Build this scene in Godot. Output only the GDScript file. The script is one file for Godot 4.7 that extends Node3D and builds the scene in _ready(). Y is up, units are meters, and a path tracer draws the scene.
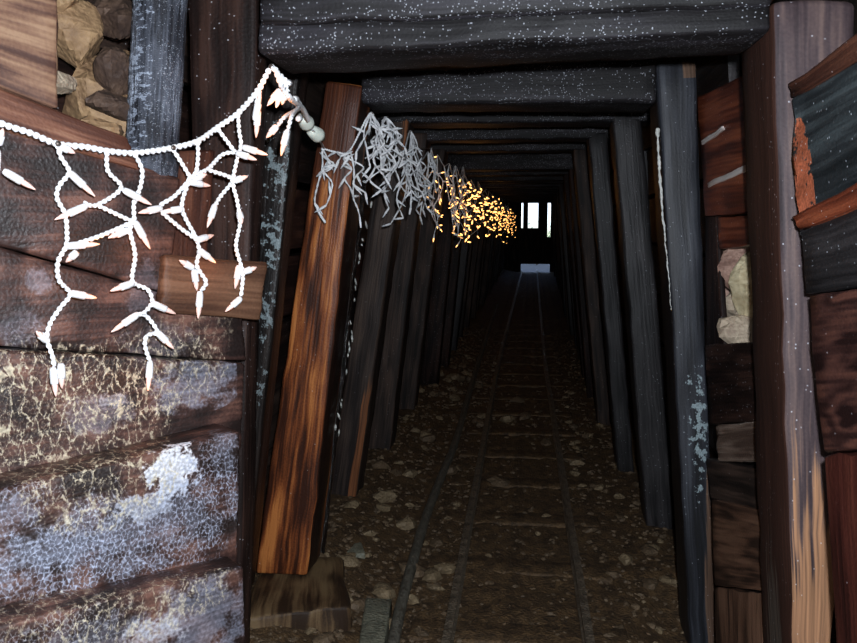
extends Node3D
# An old timbered mine drift lit by a camera flash, with icicle light strings along the left side. Metres, y up, the drift runs towards -z.

var LEFT_PLANKS := [["wall",[[-1.2797,0.4566,-1.2790],[-0.7807,0.3076,-1.8737],[-1.2643,0.8080,-1.2974],[-0.7844,0.7515,-1.8693],[-1.1571,0.4566,-1.1762],[-0.6581,0.3076,-1.7708],[-1.1417,0.8080,-1.1945],[-0.6619,0.7515,-1.7664]],0.0060],
["wall",[[-1.2920,0.7098,-1.3266],[-0.7961,0.6552,-1.9176],[-1.2785,1.0184,-1.3427],[-0.7847,1.0548,-1.9312],[-1.2001,0.7098,-1.2495],[-0.7042,0.6552,-1.8404],[-1.1866,1.0184,-1.2656],[-0.6927,1.0548,-1.8541]],0.0060],
["wall",[[-1.3169,0.9630,-1.3903],[-0.7879,0.9719,-2.0207],[-1.3006,1.3353,-1.4097],[-0.7778,1.1991,-2.0327],[-1.2633,0.9630,-1.3453],[-0.7342,0.9719,-1.9758],[-1.2470,1.3353,-1.3647],[-0.7242,1.1991,-1.9877]],0.0050],
["wall",[[-1.3009,1.3377,-1.4124],[-0.7729,1.2017,-2.0417],[-1.2901,1.5853,-1.4253],[-0.7763,1.3197,-2.0377],[-1.2550,1.3377,-1.3738],[-0.7270,1.2017,-2.0031],[-1.2441,1.5853,-1.3867],[-0.7303,1.3197,-1.9991]],0.0040],
["wall",[[-1.2805,1.5887,-1.4150],[-0.8923,1.3887,-1.8776],[-1.2709,1.8090,-1.4265],[-0.8724,1.6679,-1.9014],[-1.2345,1.5887,-1.3764],[-0.8463,1.3887,-1.8390],[-1.2249,1.8090,-1.3879],[-0.8264,1.6679,-1.8628]],0.0040],
["board",[[-0.8802,1.3508,-1.8095],[-0.7055,1.3105,-2.0178],[-0.8674,1.4829,-1.8248],[-0.6915,1.4584,-2.0344],[-0.8534,1.3508,-1.7870],[-0.6787,1.3105,-1.9953],[-0.8406,1.4829,-1.8023],[-0.6647,1.4584,-2.0119]],0.0040],
["red_brown",[[-0.9248,1.3942,-1.8498],[-0.8266,1.4608,-1.9668],[-0.9159,1.7267,-1.8604],[-0.8065,1.7373,-1.9908],[-0.8941,1.3942,-1.8241],[-0.7960,1.4608,-1.9411],[-0.8852,1.7267,-1.8347],[-0.7759,1.7373,-1.9650]],0.0000],
["tan",[[-1.2613,1.9043,-1.4254],[-1.0425,1.7942,-1.6861],[-1.2520,2.1154,-1.4364],[-1.0323,2.1417,-1.6983],[-1.2153,1.9043,-1.3869],[-0.9966,1.7942,-1.6475],[-1.2061,2.1154,-1.3979],[-0.9864,2.1417,-1.6597]],0.0040],
["tan_red",[[-1.2513,1.8029,-1.4062],[-0.9184,1.6762,-1.8029],[-1.2471,1.8988,-1.4112],[-0.9343,1.7457,-1.7840],[-1.2130,1.8029,-1.3741],[-0.8801,1.6762,-1.7708],[-1.2088,1.8988,-1.3791],[-0.8960,1.7457,-1.7519]],0.0040]]
var LOG := [[-0.8668,2.2202,-1.9112],[-0.9044,1.6356,-1.8663],0.062]
var LEFT_ROCKS := [[[-1.0575,2.0040,-1.8395],0.0772,0.1090,"rock_tan",1],
[[-1.0455,1.8347,-1.9003],0.1173,0.1173,"rock_tan",2],
[[-0.9855,1.9161,-1.8630],0.0460,0.0690,"rock_brown",3],
[[-0.9657,1.9182,-1.9022],0.0329,0.0611,"rock_tan",4],
[[-0.9945,2.0512,-1.9301],0.0715,0.0715,"rock_brown",5],
[[-0.9778,1.8321,-1.8411],0.0591,0.0364,"rock_brown",6],
[[-1.0274,1.8636,-1.7119],0.0254,0.0254,"rock_pale",7],
[[-1.0096,1.7662,-1.8032],0.0890,0.0490,"rock_tan",8],
[[-1.1115,2.0820,-1.7906],0.1326,0.0884,"rock_tan",9]]
var MOULD := [[0.4184,0.8206,0.2417,0.2036,"web",0.95],[0.2295,0.7131,0.2076,0.1107,"web",0.80],[0.4970,0.7300,0.1471,0.1471,"web",0.80],[0.3880,1.0259,0.1730,0.1186,"web",0.90],[0.1245,0.6221,0.1735,0.0578,"web",0.45],[0.5574,1.3156,0.1753,0.0789,"web",0.70],[0.3342,1.3794,0.2210,0.0786,"web",0.80],[0.2928,1.1634,0.3488,0.1550,"fine",1.00],[0.1277,1.0582,0.1000,0.1223,"fine",0.80],[0.5694,1.0382,0.1128,0.0812,"fine",0.80],[0.4894,1.1771,0.2116,0.1129,"fine",0.80],[0.4894,0.5901,0.0738,0.0512,"fine",0.40],[0.1164,0.7596,0.1509,0.0743,"film",0.75],[0.2023,0.6512,0.1120,0.0672,"film",0.35],[0.2350,1.0310,0.0796,0.0891,"white",0.95],[0.3019,1.1027,0.0875,0.0453,"white",0.60],[0.3507,0.7904,0.0892,0.0630,"film",0.50],[0.5125,0.5775,0.0584,0.0545,"film",0.30],[0.2189,1.4536,0.1814,0.1244,"film",0.70],[0.4655,1.4338,0.2070,0.0736,"film",0.45],[0.5232,1.3908,0.1786,0.0893,"fine",0.70],[0.3384,1.1514,0.3289,0.1113,"film",0.55],[0.4980,1.1484,0.1639,0.0562,"film",0.40],[0.4590,0.4741,0.0325,0.0359,"film",0.50],[0.5798,1.0565,0.0673,0.0449,"film",0.55],[0.3375,1.4586,0.0981,0.0588,"white",0.40],[0.0994,1.0024,0.0394,0.0900,"film",0.50],[0.3268,0.7662,0.0371,0.0255,"white",0.40],[0.2330,0.5067,0.0497,0.0663,"film",0.35]]
var WALL_FOOT := [-0.7167,0.0000,-1.9500]
var WALL_RUN := [-0.6428,-0.0000,0.7660]
var WALL_OUT := [0.7660,0.0000,0.6428]
var RIGHT_NEAR := [["red_brown",[[0.6146,1.8245,-1.8862],[0.7104,1.8937,-1.2876],[0.6119,1.8569,-1.9032],[0.7091,1.9676,-1.2958],[0.5554,1.8245,-1.8767],[0.6511,1.8937,-1.2781],[0.5527,1.8569,-1.8937],[0.6498,1.9676,-1.2863]],0.0060],
["slate_torn",[[0.6273,1.5670,-1.8450],[0.7186,1.6965,-1.2745],[0.6186,1.8265,-1.8995],[0.7150,1.8961,-1.2967],[0.5680,1.5670,-1.8355],[0.6593,1.6965,-1.2650],[0.5593,1.8265,-1.8901],[0.6558,1.8961,-1.2872]],0.0120],
["red",[[0.6204,1.5416,-1.8121],[0.7099,1.6583,-1.2527],[0.6151,1.5692,-1.8455],[0.7088,1.7180,-1.2593],[0.5612,1.5416,-1.8026],[0.6507,1.6583,-1.2432],[0.5558,1.5692,-1.8360],[0.6496,1.7180,-1.2498]],0.0060],
["slate",[[0.6362,1.4083,-1.7895],[0.7221,1.4993,-1.2526],[0.6291,1.5415,-1.8336],[0.7192,1.6599,-1.2705],[0.5769,1.4083,-1.7800],[0.6628,1.4993,-1.2432],[0.5699,1.5415,-1.8241],[0.6600,1.6599,-1.2610]],0.0060],
["red_swirl",[[0.6519,1.0961,-1.6914],[0.7267,1.2395,-1.2238],[0.6369,1.4065,-1.7851],[0.7223,1.4880,-1.2514],[0.5926,1.0961,-1.6819],[0.6674,1.2395,-1.2143],[0.5776,1.4065,-1.7756],[0.6630,1.4880,-1.2419]],0.0060],
["red_dark",[[0.6771,0.4559,-1.5339],[0.7381,0.5957,-1.1524],[0.6525,1.0932,-1.6873],[0.7268,1.2338,-1.2232],[0.6178,0.4559,-1.5244],[0.6789,0.5957,-1.1429],[0.5933,1.0932,-1.6778],[0.6675,1.2338,-1.2137]],0.0060]]
var RIGHT_MID := [["red",[[0.6600,1.5849,-2.9753],[0.7136,1.5919,-2.4044],[0.6460,2.0162,-3.1248],[0.7087,2.0062,-2.4569],[0.6103,1.5849,-2.9707],[0.6638,1.5919,-2.3997],[0.5962,2.0162,-3.1202],[0.6589,2.0062,-2.4522]],0.0120],
["red",[[0.6826,1.4731,-2.8423],[0.7222,1.5020,-2.4201],[0.6793,1.5803,-2.8768],[0.7212,1.5839,-2.4305],[0.6328,1.4731,-2.8376],[0.6724,1.5020,-2.4154],[0.6296,1.5803,-2.8721],[0.6714,1.5839,-2.4258]],0.0040],
["black",[[0.6506,1.1239,-2.9686],[0.6675,1.1507,-2.7890],[0.6440,1.5857,-3.0397],[0.6555,1.5842,-2.9172],[0.6307,1.1239,-2.9667],[0.6476,1.1507,-2.7871],[0.6241,1.5857,-3.0378],[0.6355,1.5842,-2.9153]],0.0000],
["black",[[0.6729,0.8712,-2.8387],[0.7205,1.0093,-2.3306],[0.6654,1.1386,-2.9178],[0.7179,1.2264,-2.3581],[0.6231,0.8712,-2.8341],[0.6707,1.0093,-2.3260],[0.6157,1.1386,-2.9131],[0.6682,1.2264,-2.3535]],0.0060],
["grey",[[0.6893,0.7570,-2.7711],[0.7295,0.8851,-2.3420],[0.6868,0.8784,-2.7971],[0.7281,1.0032,-2.3569],[0.6395,0.7570,-2.7664],[0.6797,0.8851,-2.3373],[0.6370,0.8784,-2.7925],[0.6783,1.0032,-2.3522]],0.0120],
["brown",[[0.6911,0.6011,-2.8588],[0.7388,0.7328,-2.3497],[0.6853,0.7274,-2.9203],[0.7374,0.8492,-2.3645],[0.6413,0.6011,-2.8541],[0.6890,0.7328,-2.3451],[0.6355,0.7274,-2.9156],[0.6877,0.8492,-2.3598]],0.0050],
["brown_knot",[[0.6842,0.3454,-2.7174],[0.7262,0.5318,-2.2702],[0.6779,0.6223,-2.7849],[0.7236,0.7509,-2.2979],[0.6345,0.3454,-2.7127],[0.6764,0.5318,-2.2655],[0.6281,0.6223,-2.7803],[0.6738,0.7509,-2.2932]],0.0060],
["brown_knot",[[0.6966,-0.1976,-2.5860],[0.7260,-0.0381,-2.2725],[0.6843,0.3388,-2.7165],[0.7236,0.5160,-2.2974],[0.6468,-0.1976,-2.5813],[0.6762,-0.0381,-2.2678],[0.6345,0.3388,-2.7119],[0.6739,0.5160,-2.2928]],0.0060],
["splinter",[[0.6108,1.8323,-3.0294],[0.6325,1.8612,-2.7978],[0.6095,1.8512,-3.0436],[0.6314,1.8754,-2.8094],[0.5988,1.8323,-3.0283],[0.6206,1.8612,-2.7966],[0.5975,1.8512,-3.0424],[0.6195,1.8754,-2.8083]],0.0040],
["splinter",[[0.6190,1.6808,-2.9417],[0.6583,1.7197,-2.5224],[0.6178,1.6987,-2.9551],[0.6581,1.7401,-2.5250],[0.6071,1.6808,-2.9405],[0.6464,1.7197,-2.5213],[0.6058,1.6987,-2.9540],[0.6461,1.7401,-2.5239]],0.0060]]
var RIGHT_ROCKS := [[[0.8017,1.2815,-3.0713],0.1289,0.2654,"rock_pink",11],
[[0.7274,1.3457,-2.7932],0.0690,0.1103,"rock_yellow",12],
[[0.7274,1.1985,-2.7928],0.0896,0.0896,"rock_pale",13],
[[0.7285,1.4277,-2.8885],0.0856,0.0927,"rock_pink",16],
[[0.7175,1.2754,-2.8978],0.0644,0.0572,"rock_pale",18]]
var FRAME_A := [[[-0.8992,-0.0500,-2.2000],[-0.8265,-0.0500,-2.2000],[-0.8982,2.3579,-2.2000],[-0.6934,2.3486,-2.2000],[-0.8992,-0.0500,-2.1000],[-0.8265,-0.0500,-2.1000],[-0.8982,2.3579,-2.1000],[-0.6934,2.3486,-2.1000]],
[[0.6915,-0.0500,-2.2200],[0.7508,-0.0500,-2.2200],[0.5240,2.0485,-2.2200],[0.7050,2.0426,-2.2200],[0.6915,-0.0500,-1.9500],[0.7508,-0.0500,-1.9500],[0.5240,2.0485,-1.9500],[0.7050,2.0426,-1.9500]],
[[-0.6572,1.9598,-2.2200],[0.5293,1.9819,-2.2200],[-0.6552,2.0388,-2.2200],[0.5263,2.0442,-2.2200],[-0.6572,1.9598,-1.9500],[0.5293,1.9819,-1.9500],[-0.6552,2.0388,-1.9500],[0.5263,2.0442,-1.9500]],
[[-0.6487,2.0269,-2.2200],[0.5212,2.0328,-2.2200],[-0.6429,2.2508,-2.2200],[0.5112,2.2420,-2.2200],[-0.6487,2.0269,-1.9300],[0.5212,2.0328,-1.9300],[-0.6429,2.2508,-1.9300],[0.5112,2.2420,-1.9300]]]
var LICHEN_POST := [[-1.1458,0.1500,-2.9600],[-1.0585,0.1500,-2.9600],[-0.9958,2.1988,-2.9600],[-0.7979,2.1664,-2.9600],[-1.1458,0.1500,-2.8400],[-1.0585,0.1500,-2.8400],[-0.9958,2.1988,-2.8400],[-0.7979,2.1664,-2.8400]]
var GLINT_RUN := [[0.4502,1.9002,-3.0550],[0.4591,1.7868,-3.0550],[0.4726,1.6438,-3.0550],[0.4895,1.5065,-3.0550],[0.5041,1.3899,-3.0550],[0.5198,1.2428,-3.0550]]
var GLINT_FLAKES := [[-0.6406,1.6340,-3.2400],[-0.6624,1.4937,-3.2400],[-0.7063,1.2492,-3.2400],[-0.7338,1.0418,-3.2400],[-0.7660,0.8308,-3.2400],[-0.7986,0.6247,-3.2400],[-0.8221,0.4854,-3.2400]]
var FRAME_B := [[[-1.0944,0.1420,-3.2500],[-0.8701,0.1420,-3.2500],[-0.7705,2.0936,-3.2500],[-0.6296,2.0688,-3.2500],[-1.0944,0.1420,-3.0500],[-0.8701,0.1420,-3.0500],[-0.7705,2.0936,-3.0500],[-0.6296,2.0688,-3.0500]],
[[0.6408,-0.1200,-3.2700],[0.7398,-0.1200,-3.2700],[0.4368,2.1300,-3.2700],[0.5746,2.1335,-3.2700],[0.6408,-0.1200,-3.0500],[0.7398,-0.1200,-3.0500],[0.4368,2.1300,-3.0500],[0.5746,2.1335,-3.0500]],
[[-0.6340,2.0070,-3.3200],[0.4448,1.9909,-3.3200],[-0.6329,2.1124,-3.3200],[0.4399,2.1437,-3.3200],[-0.6340,2.0070,-3.0500],[0.4448,1.9909,-3.0500],[-0.6329,2.1124,-3.0500],[0.4399,2.1437,-3.0500]]]
var FRAME_C := [[[-1.0958,-0.0500,-4.4000],[-0.9398,-0.0500,-4.4000],[-0.7585,2.1119,-4.4000],[-0.6181,2.1096,-4.4000],[-1.0958,-0.0500,-4.2000],[-0.9398,-0.0500,-4.2000],[-0.7585,2.1119,-4.2000],[-0.6181,2.1096,-4.2000]],
[[0.6337,-0.0500,-4.4000],[0.7871,-0.0500,-4.4000],[0.3959,2.1223,-4.4000],[0.5366,2.1199,-4.4000],[0.6337,-0.0500,-4.2000],[0.7871,-0.0500,-4.2000],[0.3959,2.1223,-4.2000],[0.5366,2.1199,-4.2000]],
[[-0.8006,2.0773,-4.4500],[0.6058,2.0655,-4.4500],[-0.7998,2.1729,-4.4500],[0.6027,2.1621,-4.4500],[-0.8006,2.0773,-4.2000],[0.6058,2.0655,-4.2000],[-0.7998,2.1729,-4.2000],[0.6027,2.1621,-4.2000]]]
var FRAME_D := [[[-1.0811,-0.0500,-5.3500],[-0.9131,-0.0500,-5.3500],[-0.8284,2.1325,-5.3500],[-0.6440,2.1300,-5.3500],[-1.0811,-0.0500,-5.1500],[-0.9131,-0.0500,-5.1500],[-0.8284,2.1325,-5.1500],[-0.6440,2.1300,-5.1500]],
[[0.5871,-0.0500,-5.3500],[0.6872,-0.0500,-5.3500],[0.3446,2.1224,-5.3500],[0.4589,2.1208,-5.3500],[0.5871,-0.0500,-5.1500],[0.6872,-0.0500,-5.1500],[0.3446,2.1224,-5.1500],[0.4589,2.1208,-5.1500]],
[[-0.8541,2.0834,-5.3700],[0.5377,2.0838,-5.3700],[-0.8536,2.2008,-5.3700],[0.5347,2.1973,-5.3700],[-0.8541,2.0834,-5.1500],[0.5377,2.0838,-5.1500],[-0.8536,2.2008,-5.1500],[0.5347,2.1973,-5.1500]]]
var FRAME_E := [[[-1.0670,-0.0500,-6.5500],[-0.9206,-0.0500,-6.5500],[-0.8411,2.1516,-6.5500],[-0.6537,2.1494,-6.5500],[-1.0670,-0.0500,-6.3500],[-0.9206,-0.0500,-6.3500],[-0.8411,2.1516,-6.3500],[-0.6537,2.1494,-6.3500]],
[[0.5586,-0.0500,-6.5500],[0.6585,-0.0500,-6.5500],[0.3155,2.1382,-6.5500],[0.4425,2.1367,-6.5500],[0.5586,-0.0500,-6.3500],[0.6585,-0.0500,-6.3500],[0.3155,2.1382,-6.3500],[0.4425,2.1367,-6.3500]],
[[-0.8725,2.1214,-6.5500],[0.5172,2.1210,-6.5500],[-0.8723,2.2434,-6.5500],[0.5145,2.2323,-6.5500],[-0.8725,2.1214,-6.3500],[0.5172,2.1210,-6.3500],[-0.8723,2.2434,-6.3500],[0.5145,2.2323,-6.3500]]]
var WET_LOG := [[-0.6898,2.0334,-3.4200],[-0.9538,-0.1066,-3.4000],0.036]
var END_BOARDS := [[-1.500,-0.294,-0.100,2.600],[-0.294,0.590,0.257,1.482],[0.590,0.708,0.257,1.177],[-0.237,-0.067,1.448,2.359],[0.270,0.590,1.448,2.359],[-0.355,0.708,2.326,2.600],[0.691,1.300,-0.100,2.600]]
var NEAR_CORD := [[-1.1804,1.8339,-1.3196],[-1.0934,1.7977,-1.4232],[-1.0566,1.7741,-1.4671],[-1.0293,1.7496,-1.4996],[-0.9945,1.7346,-1.5411],[-0.9618,1.7165,-1.5801],[-0.9258,1.7141,-1.6230],[-0.8964,1.7087,-1.6580],[-0.8572,1.7081,-1.7047],[-0.8020,1.7243,-1.7705],[-0.7609,1.7442,-1.8195],[-0.7327,1.7786,-1.8660],[-0.6898,1.8157,-1.8915],[-0.6390,1.8675,-1.8900],[-0.6038,1.9191,-1.8900],[-0.5830,1.8800,-1.8900],[-0.5620,1.8477,-1.8900],[-0.5900,1.8533,-2.0900],[-0.6076,1.8384,-2.2100]]
var NEAR_DROPS := [[[-0.9618,1.7165,-1.5801],[-0.9549,1.6903,-1.5805],[-0.9454,1.6606,-1.5912],[-0.9616,1.6316,-1.5790],[-0.9679,1.6073,-1.5798],[-0.9594,1.5748,-1.5919],[-0.9558,1.5397,-1.5899],[-0.9550,1.5088,-1.5821],[-0.9652,1.4762,-1.5668],[-0.9671,1.4389,-1.5699],[-0.9570,1.4081,-1.5909],[-0.9724,1.3798,-1.5768],[-0.9847,1.3482,-1.5578],[-0.9864,1.3183,-1.5469],[-0.9792,1.2845,-1.5501],[-0.9786,1.2607,-1.5540]],
[[-0.8938,1.7082,-1.6531],[-0.8962,1.6667,-1.6579],[-0.8817,1.6319,-1.6832],[-0.9164,1.5944,-1.6429],[-0.9313,1.5980,-1.6181]],
[[-0.9162,1.5944,-1.6426],[-0.8669,1.5587,-1.7015]],
[[-0.8642,1.5587,-1.6962],[-0.9087,1.5288,-1.6354],[-0.9543,1.5068,-1.5806]],
[[-0.8561,1.7075,-1.6980],[-0.8480,1.6722,-1.7155],[-0.8545,1.6332,-1.7157],[-0.8644,1.6002,-1.7048],[-0.8633,1.5587,-1.6990],[-0.8669,1.5413,-1.6863],[-0.8605,1.4867,-1.6918],[-0.8682,1.4385,-1.6888],[-0.8671,1.4223,-1.6989],[-0.8493,1.4072,-1.7234],[-0.8425,1.3800,-1.7264],[-0.8507,1.3592,-1.7076],[-0.8612,1.3542,-1.6906]],
[[-0.8593,1.3565,-1.7104],[-0.8478,1.3393,-1.7241],[-0.8357,1.3113,-1.7310],[-0.8484,1.3051,-1.7077],[-0.8516,1.2831,-1.7027],[-0.8472,1.2449,-1.7147]],
[[-0.8019,1.7243,-1.7703],[-0.7777,1.6723,-1.7914],[-0.7749,1.6544,-1.7945],[-0.7896,1.5908,-1.7844],[-0.7713,1.5223,-1.8144],[-0.7676,1.4896,-1.8203],[-0.7698,1.4573,-1.8112],[-0.7546,1.4191,-1.8245],[-0.7615,1.3990,-1.8098]],
[[-0.7734,1.6568,-1.7967],[-0.8001,1.6176,-1.7728],[-0.8260,1.5902,-1.7497],[-0.7996,1.5500,-1.7819],[-0.7681,1.5177,-1.8123]],
[[-0.7923,1.5887,-1.7904],[-0.8203,1.5814,-1.7569]],
[[-0.7607,1.7442,-1.8192],[-0.7595,1.7052,-1.8131],[-0.7634,1.6732,-1.8083],[-0.7754,1.6593,-1.8014]],
[[-0.7306,1.7779,-1.8608],[-0.6995,1.7250,-1.8905]],
[[-0.7015,1.7255,-1.8959],[-0.7282,1.7174,-1.8810],[-0.7477,1.6821,-1.8409],[-0.7669,1.6662,-1.8047]],
[[-0.7475,1.6798,-1.8403],[-0.7122,1.6658,-1.8802],[-0.7040,1.6518,-1.8836]],
[[-0.6880,1.8150,-1.8865],[-0.6885,1.7762,-1.8916],[-0.6864,1.7417,-1.8964],[-0.6973,1.7067,-1.8964],[-0.7062,1.6545,-1.8897],[-0.6961,1.6117,-1.8859],[-0.6898,1.5595,-1.8851],[-0.7025,1.5045,-1.8882],[-0.6961,1.4634,-1.8947],[-0.6900,1.4342,-1.8966],[-0.6952,1.3809,-1.8929]],
[[-0.7103,1.6524,-1.8938],[-0.7323,1.6211,-1.8774],[-0.7401,1.5970,-1.8577]],
[[-0.6289,1.8786,-1.8895],[-0.6402,1.8438,-1.8847],[-0.6416,1.7933,-1.8848]],
[[-0.6023,1.9182,-1.8851],[-0.5781,1.8891,-1.8903],[-0.5681,1.8623,-1.8952]],
[[-0.6056,1.9202,-1.8955],[-0.5628,1.8804,-1.8950]],
[[-0.5618,1.8476,-1.8894],[-0.5838,1.8575,-2.0500],[-0.5565,1.8057,-1.8848],[-0.5708,1.7697,-1.8898]],
[[-0.5840,1.8476,-2.0500],[-0.5751,1.8044,-1.8904],[-0.5965,1.7846,-1.8952]]]
var NEAR_BULBS := [[[-0.9484,1.6610,-1.5961],[-0.9052,1.6046,-1.6318]],[[-0.9553,1.5088,-1.5826],[-0.9092,1.5119,-1.6348]],[[-0.9413,1.4959,-1.5989],[-0.9645,1.4750,-1.5947]],[[-0.9548,1.4105,-1.5875],[-0.9207,1.3964,-1.6325]],[[-0.9896,1.3134,-1.5517],[-0.9941,1.3379,-1.5230]],[[-0.9844,1.2555,-1.5592],[-0.9809,1.1940,-1.5587]],[[-0.9723,1.2624,-1.5693],[-0.9786,1.2071,-1.5783]],[[-0.9567,1.7126,-1.5821],[-0.9372,1.7001,-1.6033]],[[-0.8732,1.6274,-1.6796],[-0.8303,1.5961,-1.7201]],[[-0.9274,1.5918,-1.6185],[-0.9744,1.5623,-1.5754]],[[-0.8625,1.5587,-1.7019],[-0.8412,1.4874,-1.7379]],[[-0.8739,1.5413,-1.6910],[-0.8959,1.5245,-1.6446]],[[-0.8691,1.4249,-1.6939],[-0.8977,1.4106,-1.6461]],[[-0.8405,1.3781,-1.7221],[-0.8101,1.3477,-1.7775]],[[-0.8607,1.3560,-1.6944],[-0.9102,1.3144,-1.6477]],[[-0.8343,1.3117,-1.7281],[-0.8049,1.2703,-1.7488]],[[-0.8484,1.2445,-1.7170],[-0.8522,1.1793,-1.7093]],[[-0.7775,1.6505,-1.8057],[-0.7495,1.6439,-1.8604]],[[-0.7706,1.6577,-1.8126],[-0.7483,1.6703,-1.8355]],[[-0.8219,1.5901,-1.7459],[-0.8509,1.5782,-1.6945]],[[-0.7883,1.5885,-1.7812],[-0.8233,1.5813,-1.7532]],[[-0.7663,1.5177,-1.8079],[-0.7473,1.5287,-1.8640]],[[-0.7651,1.4944,-1.8146],[-0.7386,1.4627,-1.8494]],[[-0.7772,1.4529,-1.8054],[-0.7938,1.4729,-1.7678]],[[-0.7758,1.4481,-1.8074],[-0.7748,1.3982,-1.8182]],[[-0.7659,1.3962,-1.8144],[-0.7728,1.3325,-1.8139]],[[-0.6937,1.7223,-1.8879],[-0.6418,1.7047,-1.8787]],[[-0.6782,1.7361,-1.8872],[-0.6175,1.7168,-1.8873]],[[-0.7032,1.6568,-1.8885],[-0.6730,1.6691,-1.9021]],[[-0.7411,1.5994,-1.8604],[-0.7519,1.5453,-1.8342]],[[-0.6952,1.5835,-1.8948],[-0.6828,1.5547,-1.8789]],[[-0.6979,1.4538,-1.8921],[-0.7096,1.3979,-1.8923]],[[-0.6844,1.4396,-1.8883],[-0.6559,1.4512,-1.9009]],[[-0.6930,1.3766,-1.8865],[-0.7279,1.3438,-1.8697]],[[-0.6474,1.7983,-1.8879],[-0.6259,1.8793,-1.8807]],[[-0.6408,1.8218,-1.8917],[-0.6497,1.7579,-1.8987]],[[-0.5721,1.8827,-1.8940],[-0.6004,1.9301,-2.1700]],[[-0.5865,1.8668,-1.8926],[-0.6146,1.8288,-1.8795]],[[-0.5831,1.8616,-1.8888],[-0.5949,1.8248,-1.8856]],[[-0.5726,1.8610,-1.8861],[-0.5852,1.8338,-1.9016]],[[-0.5641,1.8515,-1.9300],[-0.6267,1.9075,-2.3700]],[[-0.5782,1.8151,-2.0100],[-0.6175,1.8763,-2.2900]],[[-0.5960,1.7844,-1.8937],[-0.6228,1.7568,-1.8917]],[[-0.5718,1.7725,-1.8933],[-0.5902,1.7154,-1.9016]],[[-1.0331,1.7071,-1.4950],[-1.0234,1.7400,-1.4993]],[[-1.0260,1.6572,-1.4982],[-0.9852,1.6218,-1.5361]],[[-1.0325,1.6970,-1.4902],[-1.0457,1.6105,-1.4916]],[[-1.0697,1.7126,-1.4508],[-1.0933,1.6649,-1.4365]],[[-1.0663,1.6569,-1.4604],[-1.0459,1.6095,-1.4651]]]
var PLUG := [[-0.6273,1.8410,-2.2500],[-0.6205,1.8169,-2.3300],[-0.7400,1.8289,-2.9000]]
var SECOND_HOOKS := [[-0.7474,1.8290,-2.9000],[-0.7032,1.8170,-2.9300],[-0.6579,1.8263,-2.9600],[-0.5865,1.9629,-3.0000],[-0.5797,1.8831,-3.1000],[-0.5748,1.9807,-3.2500],[-0.5762,1.8913,-3.5000],[-0.5725,1.8926,-3.7000],[-0.5767,2.0055,-3.9500],[-0.5719,1.8874,-4.2000],[-0.5627,1.9543,-4.5000]]
var BAR := [[-0.4722,0.0300,-2.7275],[-0.4920,0.0300,-3.0341],[-0.5046,0.0300,-3.3923],[-0.5203,0.0300,-4.0334],[-0.5160,0.0300,-4.7077],[-0.5030,0.0300,-5.6351],[-0.5335,0.0300,-7.4235],[-0.5559,0.0300,-9.1379],[-0.5914,0.0300,-12.4524],[-0.6122,0.0300,-15.6667]]
var BLOCK := [[-1.0290,0.1300,-2.7012],[-0.6439,0.1300,-2.8438],[-0.7658,0.1300,-3.0937],[-1.1306,0.1300,-3.0483]]
var SLAB := [[-0.5826,0.0500,-2.6430],[-0.4952,0.0500,-2.6539],[-0.5342,0.0500,-3.0924],[-0.6407,0.0500,-3.0881]]
var PALE_STONE := [[-0.8220,0.0600,-3.4574],[-0.7295,0.0600,-3.5032],[-0.8054,0.0600,-3.7525],[-0.9039,0.0600,-3.7668]]

var mats := {}
var wobble := FastNoiseLite.new()
var rng := RandomNumberGenerator.new()
var taken := {}


func _ready() -> void:
	var cam := Camera3D.new()
	cam.name = "camera"
	cam.position = Vector3(0, 1.55, 0)
	cam.rotation_degrees = Vector3(-6.724, 7.093, 0)
	cam.fov = 43.298
	cam.near = 0.05
	cam.far = 200.0
	add_child(cam)
	cam.current = true
	var sky_mat := ProceduralSkyMaterial.new()
	sky_mat.sky_top_color = Color(0.55, 0.7, 0.95)
	sky_mat.sky_horizon_color = Color(0.9, 0.95, 1.0)
	sky_mat.ground_horizon_color = Color(0.75, 0.78, 0.7)
	sky_mat.ground_bottom_color = Color(0.3, 0.3, 0.25)
	var sky := Sky.new()
	sky.sky_material = sky_mat
	var env := Environment.new()
	env.background_mode = Environment.BG_SKY
	env.sky = sky
	env.background_energy_multiplier = 2.6
	env.tonemap_mode = Environment.TONE_MAPPER_LINEAR
	env.tonemap_exposure = 1.0
	env.sdfgi_enabled = true
	env.ssao_enabled = true
	env.ssil_enabled = true
	var we := WorldEnvironment.new()
	we.name = "environment"
	we.environment = env
	add_child(we)
	# the flash of the camera, a hand's breadth above and to the right of the lens
	var flash := OmniLight3D.new()
	flash.name = "camera_flash"
	flash.position = Vector3(0.05, 1.63, 0.0)
	flash.light_color = Color(0.93, 0.96, 1.0)
	flash.light_energy = 6.4
	flash.light_size = 0.02
	flash.omni_range = 60.0
	flash.omni_attenuation = 2.0
	flash.shadow_enabled = true
	add_child(flash)

	wobble.seed = 11
	wobble.frequency = 1.0
	rng.seed = 5
	make_materials()
	build_shell()
	build_ground()
	build_left_wall()
	build_right_wall()
	build_lagging()
	build_frames()
	build_end()
	build_track()
	build_near_string()
	build_second_string()
	build_far_strings()


# ---------------------------------------------------------------- helpers

func tag(o: Node, label := "", category := "", group := "", kind := "") -> void:
	if label:
		o.set_meta("label", label)
	if category:
		o.set_meta("category", category)
	if group:
		o.set_meta("group", group)
	if kind:
		o.set_meta("kind", kind)


func numbered(called: String) -> String:
	var n: int = taken.get(called, 0)
	taken[called] = n + 1
	return called if n == 0 else "%s_%03d" % [called, n]


func base(called: String, where := Vector3.ZERO) -> Node3D:
	var o := Node3D.new()
	o.name = numbered(called)
	o.position = where
	add_child(o)
	return o


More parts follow.
